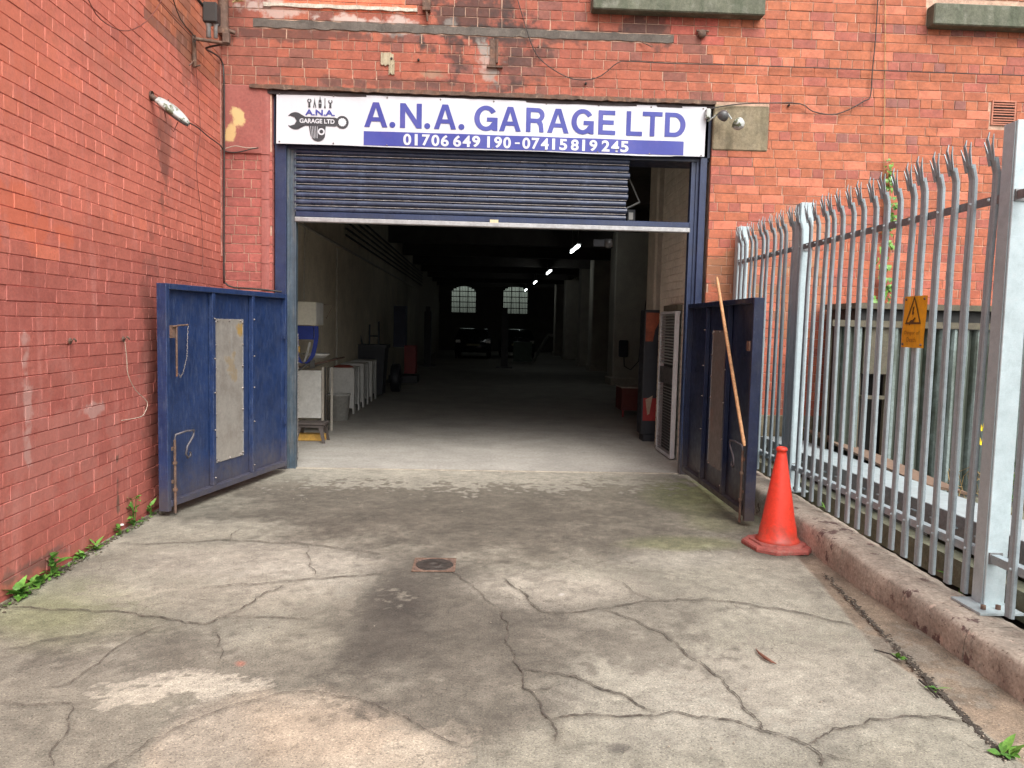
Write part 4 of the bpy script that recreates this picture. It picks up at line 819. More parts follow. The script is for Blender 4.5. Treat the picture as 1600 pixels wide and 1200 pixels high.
# ------------------------------------------------------------------ gates
def make_gate(name, label, H0, O, m, plate_mat, ups, plate, z0=.075, z1=1.87, zo=.0, flip=1, bolt_dx=0):
    H0 = Vector((*H0, 0)); O = Vector((*O, 0)); d = O-H0; Ln = d.length
    g = tag(empty(name, H0, math.atan2(d.y, d.x)), label, 'gate')
    # local x runs from the hinge to the free edge; local +y*flip faces the yard
    s = flip; T = .055
    def P(mb, nm, mm, fx=True):
        o = mb.build(nm, mm, g); 
        if fx: fixn(o)
        return o
    edges = [0.0]+ups+[Ln]
    P(MB().box((0, 0, z0), (.035, T*s, z1), .003), 'hinge_stile', m)
    P(MB().box((Ln-.045, -.03*s, z0-.03), (Ln, T*s, z1), .003), 'free_stile', m)
    P(MB().box((.036, 0, z1-.045), (Ln-.046, T*s, z1), .003), 'top_rail', m)
    P(MB().box((.036, 0, z0), (Ln-.046, T*s, z0+.05), .003), 'bottom_rail', m)
    for u in ups: P(MB().box((u-.022, .006*s, z0+.051), (u+.022, (T-.006)*s, z1-.046), .003), 'upright', m)
    prev = .036
    for u in ups+[Ln-.046]:
        P(MB().box((prev, -.012*s, z0+.02), (u if u < Ln-.1 else Ln-.046, .003*s, z1-.02)), 'sheet_panel', m); prev = u+.0005
    px0, px1, pz0, pz1 = plate
    P(MB().box((px0, .0035*s, pz0), (px1, .012*s, pz1), .002), 'kick_plate', plate_mat)
    P(MB().box((px0-.012, .004*s, pz0), (px0-.001, .014*s, pz1)).box((px1+.001, .004*s, pz0), (px1+.012, .014*s, pz1)), 'plate_edging', alu_m)
    bm_ = MB().lathe([(0, .012), (.007, .010), (.009, 0)], (0, 0, 0), 8, 'y').mesh('bolt'); bm_.materials.append(bolt_m)
    for z in np.linspace(pz0+.03, pz1-.03, 7):
        for x in (px0+.004, px1-.004): inst('bolt', bm_, g, (x, .013*s, z), None, (1, s, 1))
    for x in np.linspace(px0+.04, px1-.04, 3):
        for z in (pz0+.015, pz1-.015): inst('bolt', bm_, g, (x, .013*s, z), None, (1, s, 1))
    for z in (z0+.12, .62, .95, 1.25, 1.6): 
        for u in ups: inst('bolt', bm_, g, (u, (T-.004)*s, z), None, (.8, s, .8))
    # drop bolt, rusty, with its curled handle
    bx = Ln-.075
    P(MB().tube([(bx, (T+.012)*s, -.0+zo+.02), (bx, (T+.012)*s, .62)], .011, 8).tube([(bx, (T+.012)*s, .2), (bx, (T+.012)*s, .22)], .02, 8).tube([(bx, (T+.012)*s, .42), (bx, (T+.012)*s, .44)], .019, 8), 'drop_bolt', rust_m)
    P(MB().tube([(bx, (T+.012)*s, .62), (bx, (T+.02)*s, .66), (bx-.10, (T+.05)*s, .68), (bx-.19, (T+.06)*s, .675), (bx-.18, (T+.06)*s, .63), (bx-.11, (T+.05)*s, .55), (bx-.09, (T+.05)*s, .49), (bx-.12, (T+.05)*s, .455), (bx-.155, (T+.05)*s, .47), (bx-.15, (T+.05)*s, .50)], .009, 8), 'bolt_handle', mat('worn_iron', (.11, .10, .11), .5, .4, var=.3))
    for z in (.55, .28): P(MB().box((bx-.03, T*s, z-.015), (bx+.03, (T+.006)*s, z+.015)), 'bolt_keeper', rust_m)
    return g, P, T, s, Ln
gL, P_, T, s_, Ln = make_gate('metal_gate', 'blue steel gate leaf standing open against the red left wall', (-2.075, 8.15), (-2.535, 6.205), gate_blue, plate_m, [.66, 1.325], (.80, 1.255, .31, 1.60), flip=1)
P_(MB().box((Ln-.10, T, 1.44), (Ln-.04, T+.012, 1.54)), 'latch_plate', rust_m)
P_(MB().tube([(Ln-.05, T+.02, 1.53), (Ln-.13, T+.03, 1.54), (Ln-.24, T+.03, 1.545)], .007, 6).tube([(Ln-.10, T+.02, 1.53), (Ln-.10, T+.02, 1.13)], .009, 6), 'latch_arm', rust_m)
pts = [(Ln-.24+.0*i, T+.03, 1.545) for i in range(1)]+[(Ln-.24+.01, T+.03, 1.42), (Ln-.22, T+.03, 1.28), (Ln-.17, T+.03, 1.16), (Ln-.13, T+.03, 1.12), (Ln-.10, T+.03, 1.16)]
cm = MB(); r_ = random.Random(4)
for a, b in zip(pts[:-1], pts[1:]):
    A_, B_ = Vector(a), Vector(b); nseg = max(2, int((B_-A_).length/.018))
    for k in range(nseg):
        p = A_+(B_-A_)*(k/nseg); q_ = A_+(B_-A_)*((k+.8)/nseg); o2 = Vector((.004, 0, 0)) if k % 2 else Vector((0, .004, 0)); cm.tube([p-o2, q_+o2], .0032, 5)
P_(cm, 'chain', bolt_m, False)
P_(MB().tube([(.05, T+.01, .55), (.05, T+.01, 1.45)], .007, 6).box((.03, T, .52), (.075, T+.014, .60)).box((.03, T, 1.41), (.075, T+.014, 1.46)), 'hinge_bar', gate_blue)
gR, P_, T, s_, Ln = make_gate('metal_gate', 'dark blue steel gate leaf standing open beside the traffic cone and steel fence', (2.255, 8.2), (2.235, 6.13), gate_dark, plate2_m, [.68, 1.375], (.83, 1.28, .30, 1.60), flip=-1)
P_(MB().box((Ln-.10, -T, 1.44), (Ln-.04, -T-.012, 1.52)), 'latch_plate', rust_m)
# wooden pole leaning at the right gate
a_, b_ = Vector(on(1120, 433, 0, 2.085)), Vector(on(1163, 697, 0, 2.135))
o = tag(MB().tube([b_+(a_-b_)*t for t in (0, .02, .3, .6, .97, 1)], [.010, .0145, .0145, .0145, .0135, .008], 10).build('wooden_pole', wood_m), 'long wooden broom handle leaning against the right blue gate', 'pole')

# ------------------------------------------------------------------ cone
cb = G(1223, 861); cz = empty('traffic_cone', (cb[0], cb[1]-.02+.13, 0), .12); tag(cz, 'plain red plastic traffic cone standing by the kerb at the right gate', 'traffic cone')
R_ = .225
oct_ = lambda k, h: [(R_*k*x, R_*k*y_, h) for x, y_ in ((1, .55), (.55, 1), (-.55, 1), (-1, .55), (-1, -.55), (-.55, -1), (.55, -1), (1, -.55))]
vs = oct_(1.0, .002)+oct_(1.0, .022)+oct_(.97, .034)+oct_(.80, .038)+oct_(.78, .050)+oct_(.66, .054)
fixn(MB().add(vs, [tuple(range(7, -1, -1)), tuple(range(40, 48))]+[(l*8+i, l*8+(i+1) % 8, (l+1)*8+(i+1) % 8, (l+1)*8+i) for l in range(5) for i in range(8)]).build('base', coneb_m, cz))
r_ = random.Random(6); prof = [(.158, .050), (.160, .060), (.150, .072), (.140, .085), (.128, .15), (.115, .22), (.100, .32), (.082, .43), (.063, .54), (.046, .64), (.036, .70), (.034, .722), (.040, .724), (.040, .740), (.032, .752), (.026, .752), (.026, .70)]
mb = MB().lathe(prof, (0, 0, 0), 40); mb.v = [(x*(1+.035*math.sin(4*math.atan2(y_, x)+z*18)*(z < .22)*(z > .06)), y_*(1+.03*math.sin(3*math.atan2(y_, x)+z*25)*(z < .22)*(z > .06)), z) for x, y_, z in mb.v]
mb.build('cone', cone_m, cz)

# ------------------------------------------------------------------ kerb and palisade fence
kz = lambda y: .165+.028*max(0, y-4.2)
ke = tag(empty('stone_kerb', (2.55, 5, 0)), 'rough pinkish stone kerb wall with flaking face under the steel fence', 'kerb')
yk = [1.0, 2.35, 3.62, 4.95, 6.30, 7.6, 8.22]
for a, b in zip(yk[:-1], yk[1:]):
    n = 26; vs = []; r_ = random.Random(int(a*100))
    for i in range(n+1):
        y_ = a+.004+(b-a-.008)*i/n; zt_ = kz(y_)
        j = lambda s=.006: r_.uniform(-s, s)
        wv_ = .006*math.sin(y_*5)+.004*math.sin(y_*13+1)
        sec = [(2.425+wv_, -.02), (2.428+wv_+j(.002), zt_*.5), (2.436+wv_+j(.002), zt_-.03), (2.452+wv_+j(.003), zt_-.006+j(.002)), (2.55, zt_+j(.002)), (2.66+j(), zt_-.002+j(.002)), (2.735, zt_-.02+j()), (2.74, -.02)]
        vs += [(x-2.55, y_-5, z) for x, z in sec]
    m8 = 8; fs = [(i*m8+k, i*m8+k+1, (i+1)*m8+k+1, (i+1)*m8+k) for i in range(n) for k in range(m8-1)]
    fixn(MB().add(vs, fs, True).add(vs[:m8], [tuple(range(m8))]).add(vs[-m8:], [tuple(range(m8))]).build('kerb_stone', kerb_m, ke))
FXX = 2.70
fe = tag(empty('palisade_fence', (FXX, 5, 0)), 'galvanised steel palisade fence with splayed spiked pales on the right kerb', 'fence')
# one pale: corrugated strip with a bent three-pointed head; width along y
PW = .88
wp = [(-.034, .002), (-.030, -.009), (-.018, -.014), (0, -.012), (.018, -.014), (.030, -.009), (.034, .002)]
lv = [(.0, 0), (2.24, 0), (2.30, -.004)]
HT = 2.50
mb = MB(); vs = []; n7 = len(wp)
zs = [.0, .6, 1.2, 1.8, 2.16, 2.28, 2.36]; off = [0, 0, 0, 0, .006, .004, -.016]
for sgn in (0, 1):
    for z_, o_ in zip(zs, off): vs += [(x+o_+(.0035 if sgn else 0), y_, z_) for y_, x in wp]
m = len(zs)*n7; fs = []
for i in range(len(zs)-1):
    for k in range(n7-1):
        a = i*n7+k; fs += [(a, a+1, a+n7+1, a+n7), (a+m, a+m+n7, a+m+n7+1, a+m+1)]
    fs += [(i*n7, (i+1)*n7, (i+1)*n7+m, i*n7+m), (i*n7+6, i*n7+6+m, (i+1)*n7+6+m, (i+1)*n7+6)]
mb.add(vs, fs)
def tine(y0, y1, pts):          # pts: (dx, dy, z, width factor)
    v = []
    c = (y0+y1)/2; hw = (y1-y0)/2
    for (dx_, dy_, z_, k_) in pts:
        v += [(-.026+dx_, c+dy_-hw*k_, z_), (-.026+dx_, c+dy_+hw*k_, z_), (-.022+dx_, c+dy_+hw*k_, z_), (-.022+dx_, c+dy_-hw*k_, z_)]
    f = [(i*4+a, i*4+(a+1) % 4, i*4+4+(a+1) % 4, i*4+4+a) for i in range(len(pts)-1) for a in range(4)]+[tuple(len(pts)*4-4+a for a in range(4))]
    mb.add(v, f)
tine(-.016, .012, [(-.008, 0, 2.35, 1), (-.026, 0, 2.42, 1), (-.036, 0, 2.455, .8), (-.030, -.006, 2.492, .1)])
tine(-.034, -.012, [(-.004, 0, 2.34, 1), (-.018, -.002, 2.42, 1), (-.020, -.012, 2.478, .1)])
tine(.010, .034, [(-.002, 0, 2.32, 1), (-.014, .006, 2.38, 1), (-.030, .022, 2.45, .1)])
pale = mb.mesh('pale'); pale.materials.append(galv_m)
bo = MB().lathe([(0, -.009), (.006, -.008), (.009, 0)], (0, 0, 0), 8, 'x').mesh('bolt'); bo.materials.append(galv2_m)
r_ = random.Random(12); PP = .1535; y_ = 3.51; rail_t, rail_b = 2.345, .455
ysp = [3.35, 3.505, 3.72]; 
ylist = [2.75+.1535*i for i in range(0, 6)]
ylist = [y_ for y_ in ylist if y_ < 3.6]+[3.70]+[4.068+PP*i for i in range(0, 27)]
posts = [3.90, 6.55, 8.14]
for y_ in ylist:
    if any(abs(y_-q) < .045 for q in posts) and y_ > 4: pass
    zb_ = kz(y_)+.02; o = inst('pale', pale, fe, (0, y_-5, zb_), (r_.uniform(-.004, .004), r_.uniform(-.006, .006), r_.uniform(-.12, .12)), (1, PW, (2.675+r_.uniform(-.008, .008)-zb_)/2.49))
    for z in (rail_t-.02, rail_b-.02): inst('bolt', bo, fe, (-.012, y_-5, z))
for (a, b) in ((2.5, 3.88), (3.99, 6.52), (6.64, 8.12)):
    for z in (rail_t, rail_b):
        MB().box((.006, a-5, z-.045), (.012, b-5, z)).box((.012, a-5, z-.006), (.052, b-5, z)).build('rail', galvd_m if z > 1 else galv_m, fe)
for pi, y_ in enumerate(posts):
    zb_ = kz(y_)
    fixn(MB().box((-.008, y_-5-.012, zb_), (.105, y_-5, 2.70), .003).box((-.012, y_-5+.001, zb_), (-.004, y_-5+.085, 2.695)).box((.100, y_-5+.001, zb_), (.108, y_-5+.085, 2.695)).build('post', galv2_m, fe))
    fixn(MB().box((-.105, y_-5-.13, zb_+.001), (.13, y_-5+.12, zb_+.013)).build('base_plate', galv2_m, fe))
    fixn(MB().lathe([(0, .022), (.014, .022), (.014, 0)], (-.05, y_-5-.07, zb_+.013), 6).lathe([(0, .022), (.014, .022), (.014, 0)], (.03, y_-5-.07, zb_+.013), 6).build('anchor_bolt', rust_m, fe))
    for z in (rail_t-.022, rail_b-.022): fixn(MB().box((.0, y_-5-.022, z-.03), (.07, y_-5-.0125, z+.03)).lathe([(0, -.036), (.014, -.034), (.014, -.022)], (.03, y_-5, z), 8, 'y').build('rail_cleat', galvd_m, fe))
# warning plate
ws = empty('warning_sign', (2.664, 4.68, 1.68)); tag(ws, 'small yellow electricity danger plate fixed to the fence pales', 'sign')
wsw, wsh = .247, .318
def wv(y_, z_): return .004*math.sin(z_*14)+.006*(abs(y_)/.12)**2
def wplate(pts, name, m, lift, sub=True):
    mb = MB(); mb.add([(-lift+wv(a, b), -a, b) for a, b in pts], [tuple(range(len(pts)))]); return mb.build(name, m, ws)
vs = [(wv(a, b)+t_, -a, b) for t_ in (0, .0015) for b in np.linspace(-wsh/2, wsh/2, 9) for a in np.linspace(-wsw/2, wsw/2, 9)]
fixn(MB().add(vs, [(j*9+i+k*81, j*9+i+1+k*81, (j+1)*9+i+1+k*81, (j+1)*9+i+k*81) for k in (0, 1) for i in range(8) for j in range(8)], True).build('plate', yellow_m, ws))
# a = distance to the right as read from the yard
def tri_band(c, R1, R2, name, m, lift):
    o1 = [(0+R1*math.cos(math.radians(t_))*.86, c+R1*math.sin(math.radians(t_))) for t_ in (90, 210, 330)]; o2 = [(R2*math.cos(math.radians(t_))*.86, c+R2*math.sin(math.radians(t_))) for t_ in (90, 210, 330)]
    mb = MB()
    for i in range(3):
        j = (i+1) % 3
        N = 6
        for k in range(N):
            lp_ = lambda p, q_, t_: (p[0]+(q_[0]-p[0])*t_, p[1]+(q_[1]-p[1])*t_)
            q4 = [lp_(o1[i], o1[j], k/N), lp_(o1[i], o1[j], (k+1)/N), lp_(o2[i], o2[j], (k+1)/N), lp_(o2[i], o2[j], k/N)]
            mb.add([(-lift+wv(a, b), -a, b) for a, b in q4], [(0, 1, 2, 3)])
    mb.build(name, m, ws)
print_k = mat('faded_black_print', (.09, .045, .01), .6, var=.2, bump=0)
print_f = mat('very_faded_print', (.38, .17, .01), .6, var=.2, bump=0)
tri_band(.045, .118, .094, 'triangle_print', print_k, .003)
wplate([(-.012, .09), (.006, .095), (-.002, .060), (.008, .062), (-.008, .022), (-.004, .046), (-.016, .044)], 'bolt_print', print_k, .003)
wplate([(-.045, -.004), (-.02, .012), (-.005, .010), (.022, .030), (.028, .022), (.012, .006), (.018, -.010), (.008, -.012), (.0, -.002), (-.018, -.004), (-.03, -.022), (-.04, -.018), (-.03, -.006)], 'figure_print', print_k, .003)
for body, (a0, a1, b0_, b1) in (('Danger of', (-.085, .085, -.085, -.055)), ('Death', (-.05, .05, -.125, -.095))):
    c = bpy.data.curves.new('plate_lettering', 'FONT'); c.body = body; c.offset = .01; c.resolution_u = 3; to = bpy.data.objects.new('t', c); C.objects.link(to); bpy.context.view_layer.update()
    me = bpy.data.meshes.new_from_object(to.evaluated_get(bpy.context.evaluated_depsgraph_get())); bpy.data.objects.remove(to); V = np.array([v.co[:] for v in me.vertices]); lo, hi = V.min(0), V.max(0)
    for v, p in zip(me.vertices, V):
        a = a0+(p[0]-lo[0])/(hi[0]-lo[0])*(a1-a0); b = b0_+(p[1]-lo[1])/(hi[1]-lo[1])*(b1-b0_); v.co = (-.003+wv(a, b), -a, b)
    me.materials.clear(); me.materials.append(print_f); inst('plate_lettering', me, ws)
for a in (-.10, .10):
    for b in (-.14, .14): MB().lathe([(0, -.008), (.006, -.007), (.009, 0)], (wv(a, b), -a, b), 8, 'x').build('rivet', rust_m, ws)

# ------------------------------------------------------------------ behind the fence
cf = tag(empty('corrugated_fence', (4.4, 7.2, 0)), 'green grey corrugated sheet screen standing behind the steel fence', 'fence')
def corr(x0, x1, z0, z1, pitch=.115, amp=.034):
    n = int((x1-x0)/pitch*8); vs = []
    for i in range(n+1):
        x = x0+(x1-x0)*i/n; ph = (x/pitch) % 1
        yy = -amp if ph < .30 else (amp if .5 < ph < .80 else (-amp+2*amp*(ph-.3)/.2 if ph < .5 else amp-2*amp*(ph-.8)/.2)); vs += [(x-4.4, yy, z0), (x-4.4, yy, z1)]
    return MB().add(vs, [(2*i, 2*i+2, 2*i+3, 2*i+1) for i in range(n)])
corr(3.34, 3.62, .3, 1.66).build('corrugated_sheet', corr_m, cf); corr(3.90, 5.2, .0, 1.66).build('corrugated_sheet', corr_m, cf); corr(5.21, 6.8, .0, 1.66).build('corrugated_sheet', corr_m, cf)
MB().box((3.63-4.4, -.02, 1.22), (3.89-4.4, .02, 1.66)).build('flat_panel', timber_m, cf)
MB().box((3.30-4.4, -.05, 1.665), (6.8-4.4, .05, 1.725)).build('top_rail', timber_m, cf); MB().box((3.64-4.4, -.03, .98), (3.9-4.4, .05, 1.01)).build('cross_rail', timber_m, cf)
for x in (3.32, 3.62, 3.9): MB().box((x-4.4-.02, .03, 0), (x-4.4+.02, .07, 1.66)).build('post', timber_m, cf)
sh_ = tag(empty('garden_shed', (5.2, 7.75, 0)), 'low dark timber shed roof behind the corrugated screen', 'shed')
MB().box((-1.5, -.3, 0), (1.8, .4, 1.84)).build('wall', black_m, sh_); MB().box((-1.55, -.36, 1.845), (1.85, .45, 1.90)).build('roof', timber_m, sh_)
ch = tag(empty('steel_channel', (3.15, 5.5, 0)), 'wide galvanised steel channel lying along the ground behind the fence', 'steel channel')
MB().box((-.15, -2.6, .478), (.20, 2.55, .484)).build('top_plate', galv2_m, ch); MB().box((-.155, -2.6, .30), (-.149, 2.55, .480)).box((-.155, -2.6, .294), (.1, 2.55, .30)).build('side_plate', galvd_m, ch)
for y_ in np.arange(-2.5, 2.5, .23): MB().box((-.175, y_, .40), (-.156, y_+.05, .408)).build('lug', galv_m, ch)
ch2 = tag(MB().box((2.88, 2.6, .10), (2.93, 8.0, .26)).box((2.93, 2.6, .25), (3.0, 8.0, .26)).build('concrete_edging', conc_m), 'low mossy concrete edging strip between kerb and steel channel', 'edging')
o = tag(MB().add([(3.36, 5.7, .46), (3.36, 8.1, .60), (3.98, 8.1, .42), (3.70, 5.6, .40), (3.36, 5.7, .48), (3.36, 8.1, .62), (3.98, 8.1, .44), (3.70, 5.6, .42)], [(0, 1, 2, 3), (7, 6, 5, 4), (0, 4, 5, 1), (1, 5, 6, 2), (2, 6, 7, 3), (3, 7, 4, 0)]).build('board', brown_m), 'flat brown board lying beyond the steel channel against the corrugated screen', 'board'); fixn(o)
o = tag(MB().box((3.36, 2.8, .02), (3.80, 5.55, .40), .02).build('concrete_slab', conc_m), 'mossy concrete slab with red brick edge below the corrugated screen', 'slab'); fixn(o)

# ------------------------------------------------------------------ plants
def leaf_mesh(l, w_, droop, m, fold=.2):
    mb = MB(); vs = []; n = 5
    prof = [0.12, .7, 1, .8, .45, .03]
    for i in range(n+1):
        t = i/n; x = l*t; z = l*(.55*t-droop*t*t); h = w_*prof[i]/2; vs += [(x, -h, z+h*fold), (x, 0, z), (x, h, z+h*fold)]
    mb.add(vs, [(i*3+k, i*3+k+1, i*3+3+k+1, i*3+3+k) for i in range(n) for k in range(2)], True); me = mb.mesh('leaf'); me.materials.append(m); return me
LM = [leaf_mesh(.085, .040, .35, leafs[0]), leaf_mesh(.07, .044, .5, leafs[1]), leaf_mesh(.10, .034, .2, leafs[1]), leaf_mesh(.06, .046, .3, leafs[0]), leaf_mesh(.05, .036, .3, leafs[2])]
def weed(P, n, size, label, seed, tall=0, cat='weed', group=None, ms=LM, lean=0):
    r = random.Random(seed); e = tag(empty('weed', tuple(P)), label, cat, group); st_ = MB()
    for i in range(n):
        a = r.uniform(0, 2*math.pi); h = r.uniform(0, tall) if tall else .004
        sx_, sy_ = r.uniform(-.02, .02)*size+lean*h*math.cos(seed), r.uniform(-.02, .02)*size
        k = size*1.35*r.uniform(.6, 1.15); inst('leaf', r.choice(ms), e, (sx_, sy_, h), (r.uniform(-.3, .3), r.uniform(-.5, .25), a), (k, k, k))
        if h > .02: st_.tube([(0, 0, 0), (sx_, sy_, h)], .0022*size, 4)
    if st_.v: st_.build('stem', leafs[0], e)
    return e
for i, (px, py, n, s, tl, lb) in enumerate(((12, 932, 16, 1.15, .03, 'lowest green weed at the wall foot in the left bottom of the picture'), (42, 915, 14, 1.1, .03, 'broad leaved weed beside the upright tuft at the left wall foot'), (62, 900, 12, 1.0, .13, 'upright bright green weed tuft at the left wall foot'), (117, 872, 9, .75, .02, 'small flat weed at the middle of the left wall foot'), (150, 860, 9, .75, .03, 'small spreading weed just left of the white flowered one'), (176, 836, 9, .7, .06, 'little weed with a white flower at the left wall foot'), (204, 822, 13, 1.0, .22, 'tallest leafy weed climbing near the left gate'), (224, 806, 9, .7, .09, 'narrow leaved weed nearest the open left gate'))):
    P = G(px, py); P[0] = max(P[0], LX(P[1])+.03)
    e = weed(P, int(n*1.6), s*.82, lb, i+20, tl, 'weed', 'weeds growing along the foot of the left wall')
    if i == 5: MB().lathe([(0, 0), (.016, .004), (.012, .014), (0, .016)], (.02, 0, .07), 8).build('flower', whiteg_m, e)
for i, (px, py, n, s, lb) in enumerate(((1404, 1030, 7, .45, 'tiny weed in the gutter joint, farthest of the three'), (1462, 1081, 7, .45, 'tiny weed in the gutter joint, middle of the three'), (1572, 1182, 12, .7, 'small weed in the gutter joint at the bottom right corner'))):
    weed(G(px, py), n, s, lb, i+50, .01, 'weed', 'weeds in the joint along the kerb')
weed(on(1290, 797, 2, .22), 8, .55, 'small green weed on the kerb between the fence pales', 60, .02)
weed((3.0, 4.1, .10), 10, 1.0, 'low green weed behind the foot of the near fence post', 64, .08); weed((3.9, 4.6, .42), 18, 1.5, 'spreading green weed among the dry grass behind the fence', 65, .22); weed((4.3, 5.9, .2), 16, 1.6, 'tall green weed deep behind the fence beside the corrugated screen', 66, .35)
weed((2.95, 4.45, .06), 12, 1.2, 'green weed in the gap behind the near fence post', 61, .1); weed((3.3, 3.55, .40), 14, 1.6, 'large leaved green weed right of the near fence post', 62, .18); weed((3.75, 5.3, .42), 12, 1.2, 'green weed at the foot of the corrugated screen', 63, .15); 
dw = tag(empty('dry_grass', (3.85, 5.2, .35)), 'tuft of dry straw coloured stems at the foot of the corrugated screen', 'dry grass'); mb = MB(); r_ = random.Random(31)
for i in range(60):
    x, y_ = r_.uniform(-.3, .25), r_.uniform(-.7, .7); h = r_.uniform(.1, .34); mb.tube([(x, y_, 0), (x+r_.uniform(-.05, .05), y_+r_.uniform(-.05, .05), h*.7), (x+r_.uniform(-.15, .15), y_+r_.uniform(-.15, .15), h)], .0028, 3, False)
stuff(mb.build('stems', dry_m, dw))
yf = tag(empty('ragwort_plant', tuple(on(1545, 740, 1, 5.0))), 'thin plant with two yellow flower heads before the corrugated screen', 'plant')
def rel(o, p): return Vector(p)-o.location
t1, t2 = rel(yf, on(1535, 668, 1, 5.0)), rel(yf, on(1534, 690, 1, 5.0))
MB().tube([(0, 0, -.2), t1*.5+Vector((.01, 0, 0)), t1], .004, 5).tube([(0, 0, 0), t2], .003, 5).build('stem', leafs[2], yf)
for t_ in (t1, t2):
    mb = MB(); r_ = random.Random(int(t_.z*1000))
    for k in range(11): a = k*.571; mb.add([tuple(t_), tuple(t_+Vector((.034*math.cos(a-.3), .02*math.sin(a*3)-.01, .030*math.sin(a-.3)+.004))), tuple(t_+Vector((.034*math.cos(a+.3), .02*math.sin(a*3)-.01, .030*math.sin(a+.3)+.004)))], [(0, 1, 2)])
    mb.build('flower_head', flower_m, yf)
vi = tag(empty('ivy_vine', tuple(F(1380, 490, 8.2))), 'green leafy creeper climbing the brick front behind the steel fence', 'vine')
r_ = random.Random(77); VM = [leaf_mesh(.10, .085, .8, leafs[1]), leaf_mesh(.085, .075, .7, leafs[0]), leaf_mesh(.07, .06, .9, leafs[1])]
for i in range(120):
    t_ = r_.random()**.8; zt = 1.82+t_*1.65; sp_ = .085*(1-t_)**.5+.015; P = (F(1380, 400)[0]+r_.uniform(-sp_, sp_)+.02*math.sin(zt*5), 8.235-r_.uniform(.0, .07), zt)
    k = r_.uniform(.6, 1.1)*(1.05-.45*t_); inst('leaf', r_.choice(VM), vi, Vector(P)-vi.location, (r_.uniform(-.6, .6), r_.uniform(.5, 1.2), -math.pi/2+r_.uniform(-1, 1)), (k, k, k))
# dead leaf, twigs, rubble on the concrete
P = G(1195, 1026); o = tag(MB().tube([G(1181, 1014, .008), G(1186, 1020, .014), G(1196, 1028, .016), G(1206, 1034, .012), G(1213, 1037, .006)], [.002, .006, .009, .006, .002], 6).build('dead_leaf', leafbrown_m), 'curled reddish brown leaf lying on the pale concrete', 'leaf')
o = tag(MB().tube([G(1366, 1015, .012), G(1392, 1022, .012), G(1403, 1030, .01)], .004, 5).build('twig', cable_m), 'thin dark twig beside the gutter joint weed', 'twig')
o = tag(MB().tube([G(1372+64, 1062, .012), G(1455, 1078, .014), G(1466, 1090, .01)], .005, 5).build('twig', cable_m), 'crooked dark twig in the gutter joint in front of the kerb', 'twig')
mb = MB(); r_ = random.Random(55)
for i in range(260):
    if i < 110: px, py = r_.uniform(1150, 1260), r_.uniform(800, 872)
    elif i < 170: px, py = r_.uniform(440, 620), r_.uniform(740, 790)
    else: t_ = r_.random(); px, py = 1290+290*t_+r_.uniform(-8, 40), 900+290*t_
    if i % 5 == 0: px, py = r_.uniform(200, 1300), r_.uniform(790, 1190)
    P = G(px, py, .008); s = r_.uniform(.002, .0055); mb.lathe([(0, -s*.5), (s, -s*.2), (s*.8, s*.4), (0, s*.6)], tuple(P), 5)
stuff(tag(mb.build('rubble', mat('rubble_grit', (.28, .24, .19), .95, var=.5, scale=60)), 'small scattered grit and crumbs on the concrete yard', 'grit'))
mb = MB(); r_ = random.Random(66)
for i in range(700):
    y_ = 3.2+3.3*r_.random(); x = LX(y_)+.012+abs(r_.gauss(0, .03)); s = r_.uniform(.002, .008); mb.lathe([(0, -s*.3), (s*1.4, -s*.1), (s, s*.4), (0, s*.5)], (x, y_, .006), 5)
stuff(tag(mb.build('soil', mat('wall_foot_dirt', (.09, .075, .05), .95, var=.4, scale=40)), 'dark dirt and crumbs gathered along the foot of the left wall', 'soil'))
mo = MB()
for i in range(160):
    y_ = 3.4+2.9*r_.random(); x = LX(y_)+.015+abs(r_.gauss(0, .035)); a = r_.uniform(0, 6.28); l = r_.uniform(.012, .03)
    p = np.array((x, y_, .008)); q_ = p+np.array((l*math.cos(a), l*math.sin(a), r_.uniform(.002, .02))); n_ = np.array((-math.sin(a), math.cos(a), 0))*l*.35
    mo.add([p, (p+q_)/2+n_, q_, (p+q_)/2-n_], [(0, 1, 2, 3)])
stuff(tag(mo.build('small_weeds', leafs[0]), 'sprinkling of tiny green seedlings along the foot of the left wall', 'seedlings'))
mb = MB(); r_ = random.Random(56)
for i in range(900):
    t_ = r_.random(); P = G(1288+285*t_**.9+r_.gauss(0, 3), 896+292*t_**.9, .001); s = r_.uniform(.0015, .0065); mb.lathe([(0, -s*.3), (s*1.5, -s*.1), (s, s*.4), (0, s*.5)], tuple(P), 5)
stuff(tag(mb.build('soil', soil_m), 'dark soil gathered in the joint between concrete and gutter', 'soil'))
# drain
D0 = G(679, 884); dr = tag(empty('drain_cover', (float(D0[0]), float(D0[1]), .0)), 'square rusty frame with a round dark gully cover in the concrete', 'drain cover')
a_ = .14
MB().box((-a_, -a_, .004), (a_, -a_+.014, .011)).box((-a_, a_-.014, .004), (a_, a_, .011)).box((-a_, -a_+.015, .004), (-a_+.014, a_-.015, .011)).box((a_-.014, -a_+.015, .004), (a_, a_-.015, .011)).build('frame', rustplate_m, dr)
MB().box((-a_+.015, -a_+.015, .004), (a_-.015, a_-.015, .0065)).build('tray', mat('tray_rust', (.13, .085, .065), .9, var=.4, scale=30, spots=[((.35, .22, .16), .55, 25, .7)]), dr)
MB().lathe([(0, .009), (.03, .009), (.032, .012), (.052, .012), (.054, .009), (.112, .009), (.115, .0105), (.122, .0105), (.122, .007)], (0, 0, 0), 32).build('lid', mat('dark_cast_iron', (.05, .042, .036), .6, .2, var=.3, scale=30, bump=.4), dr)

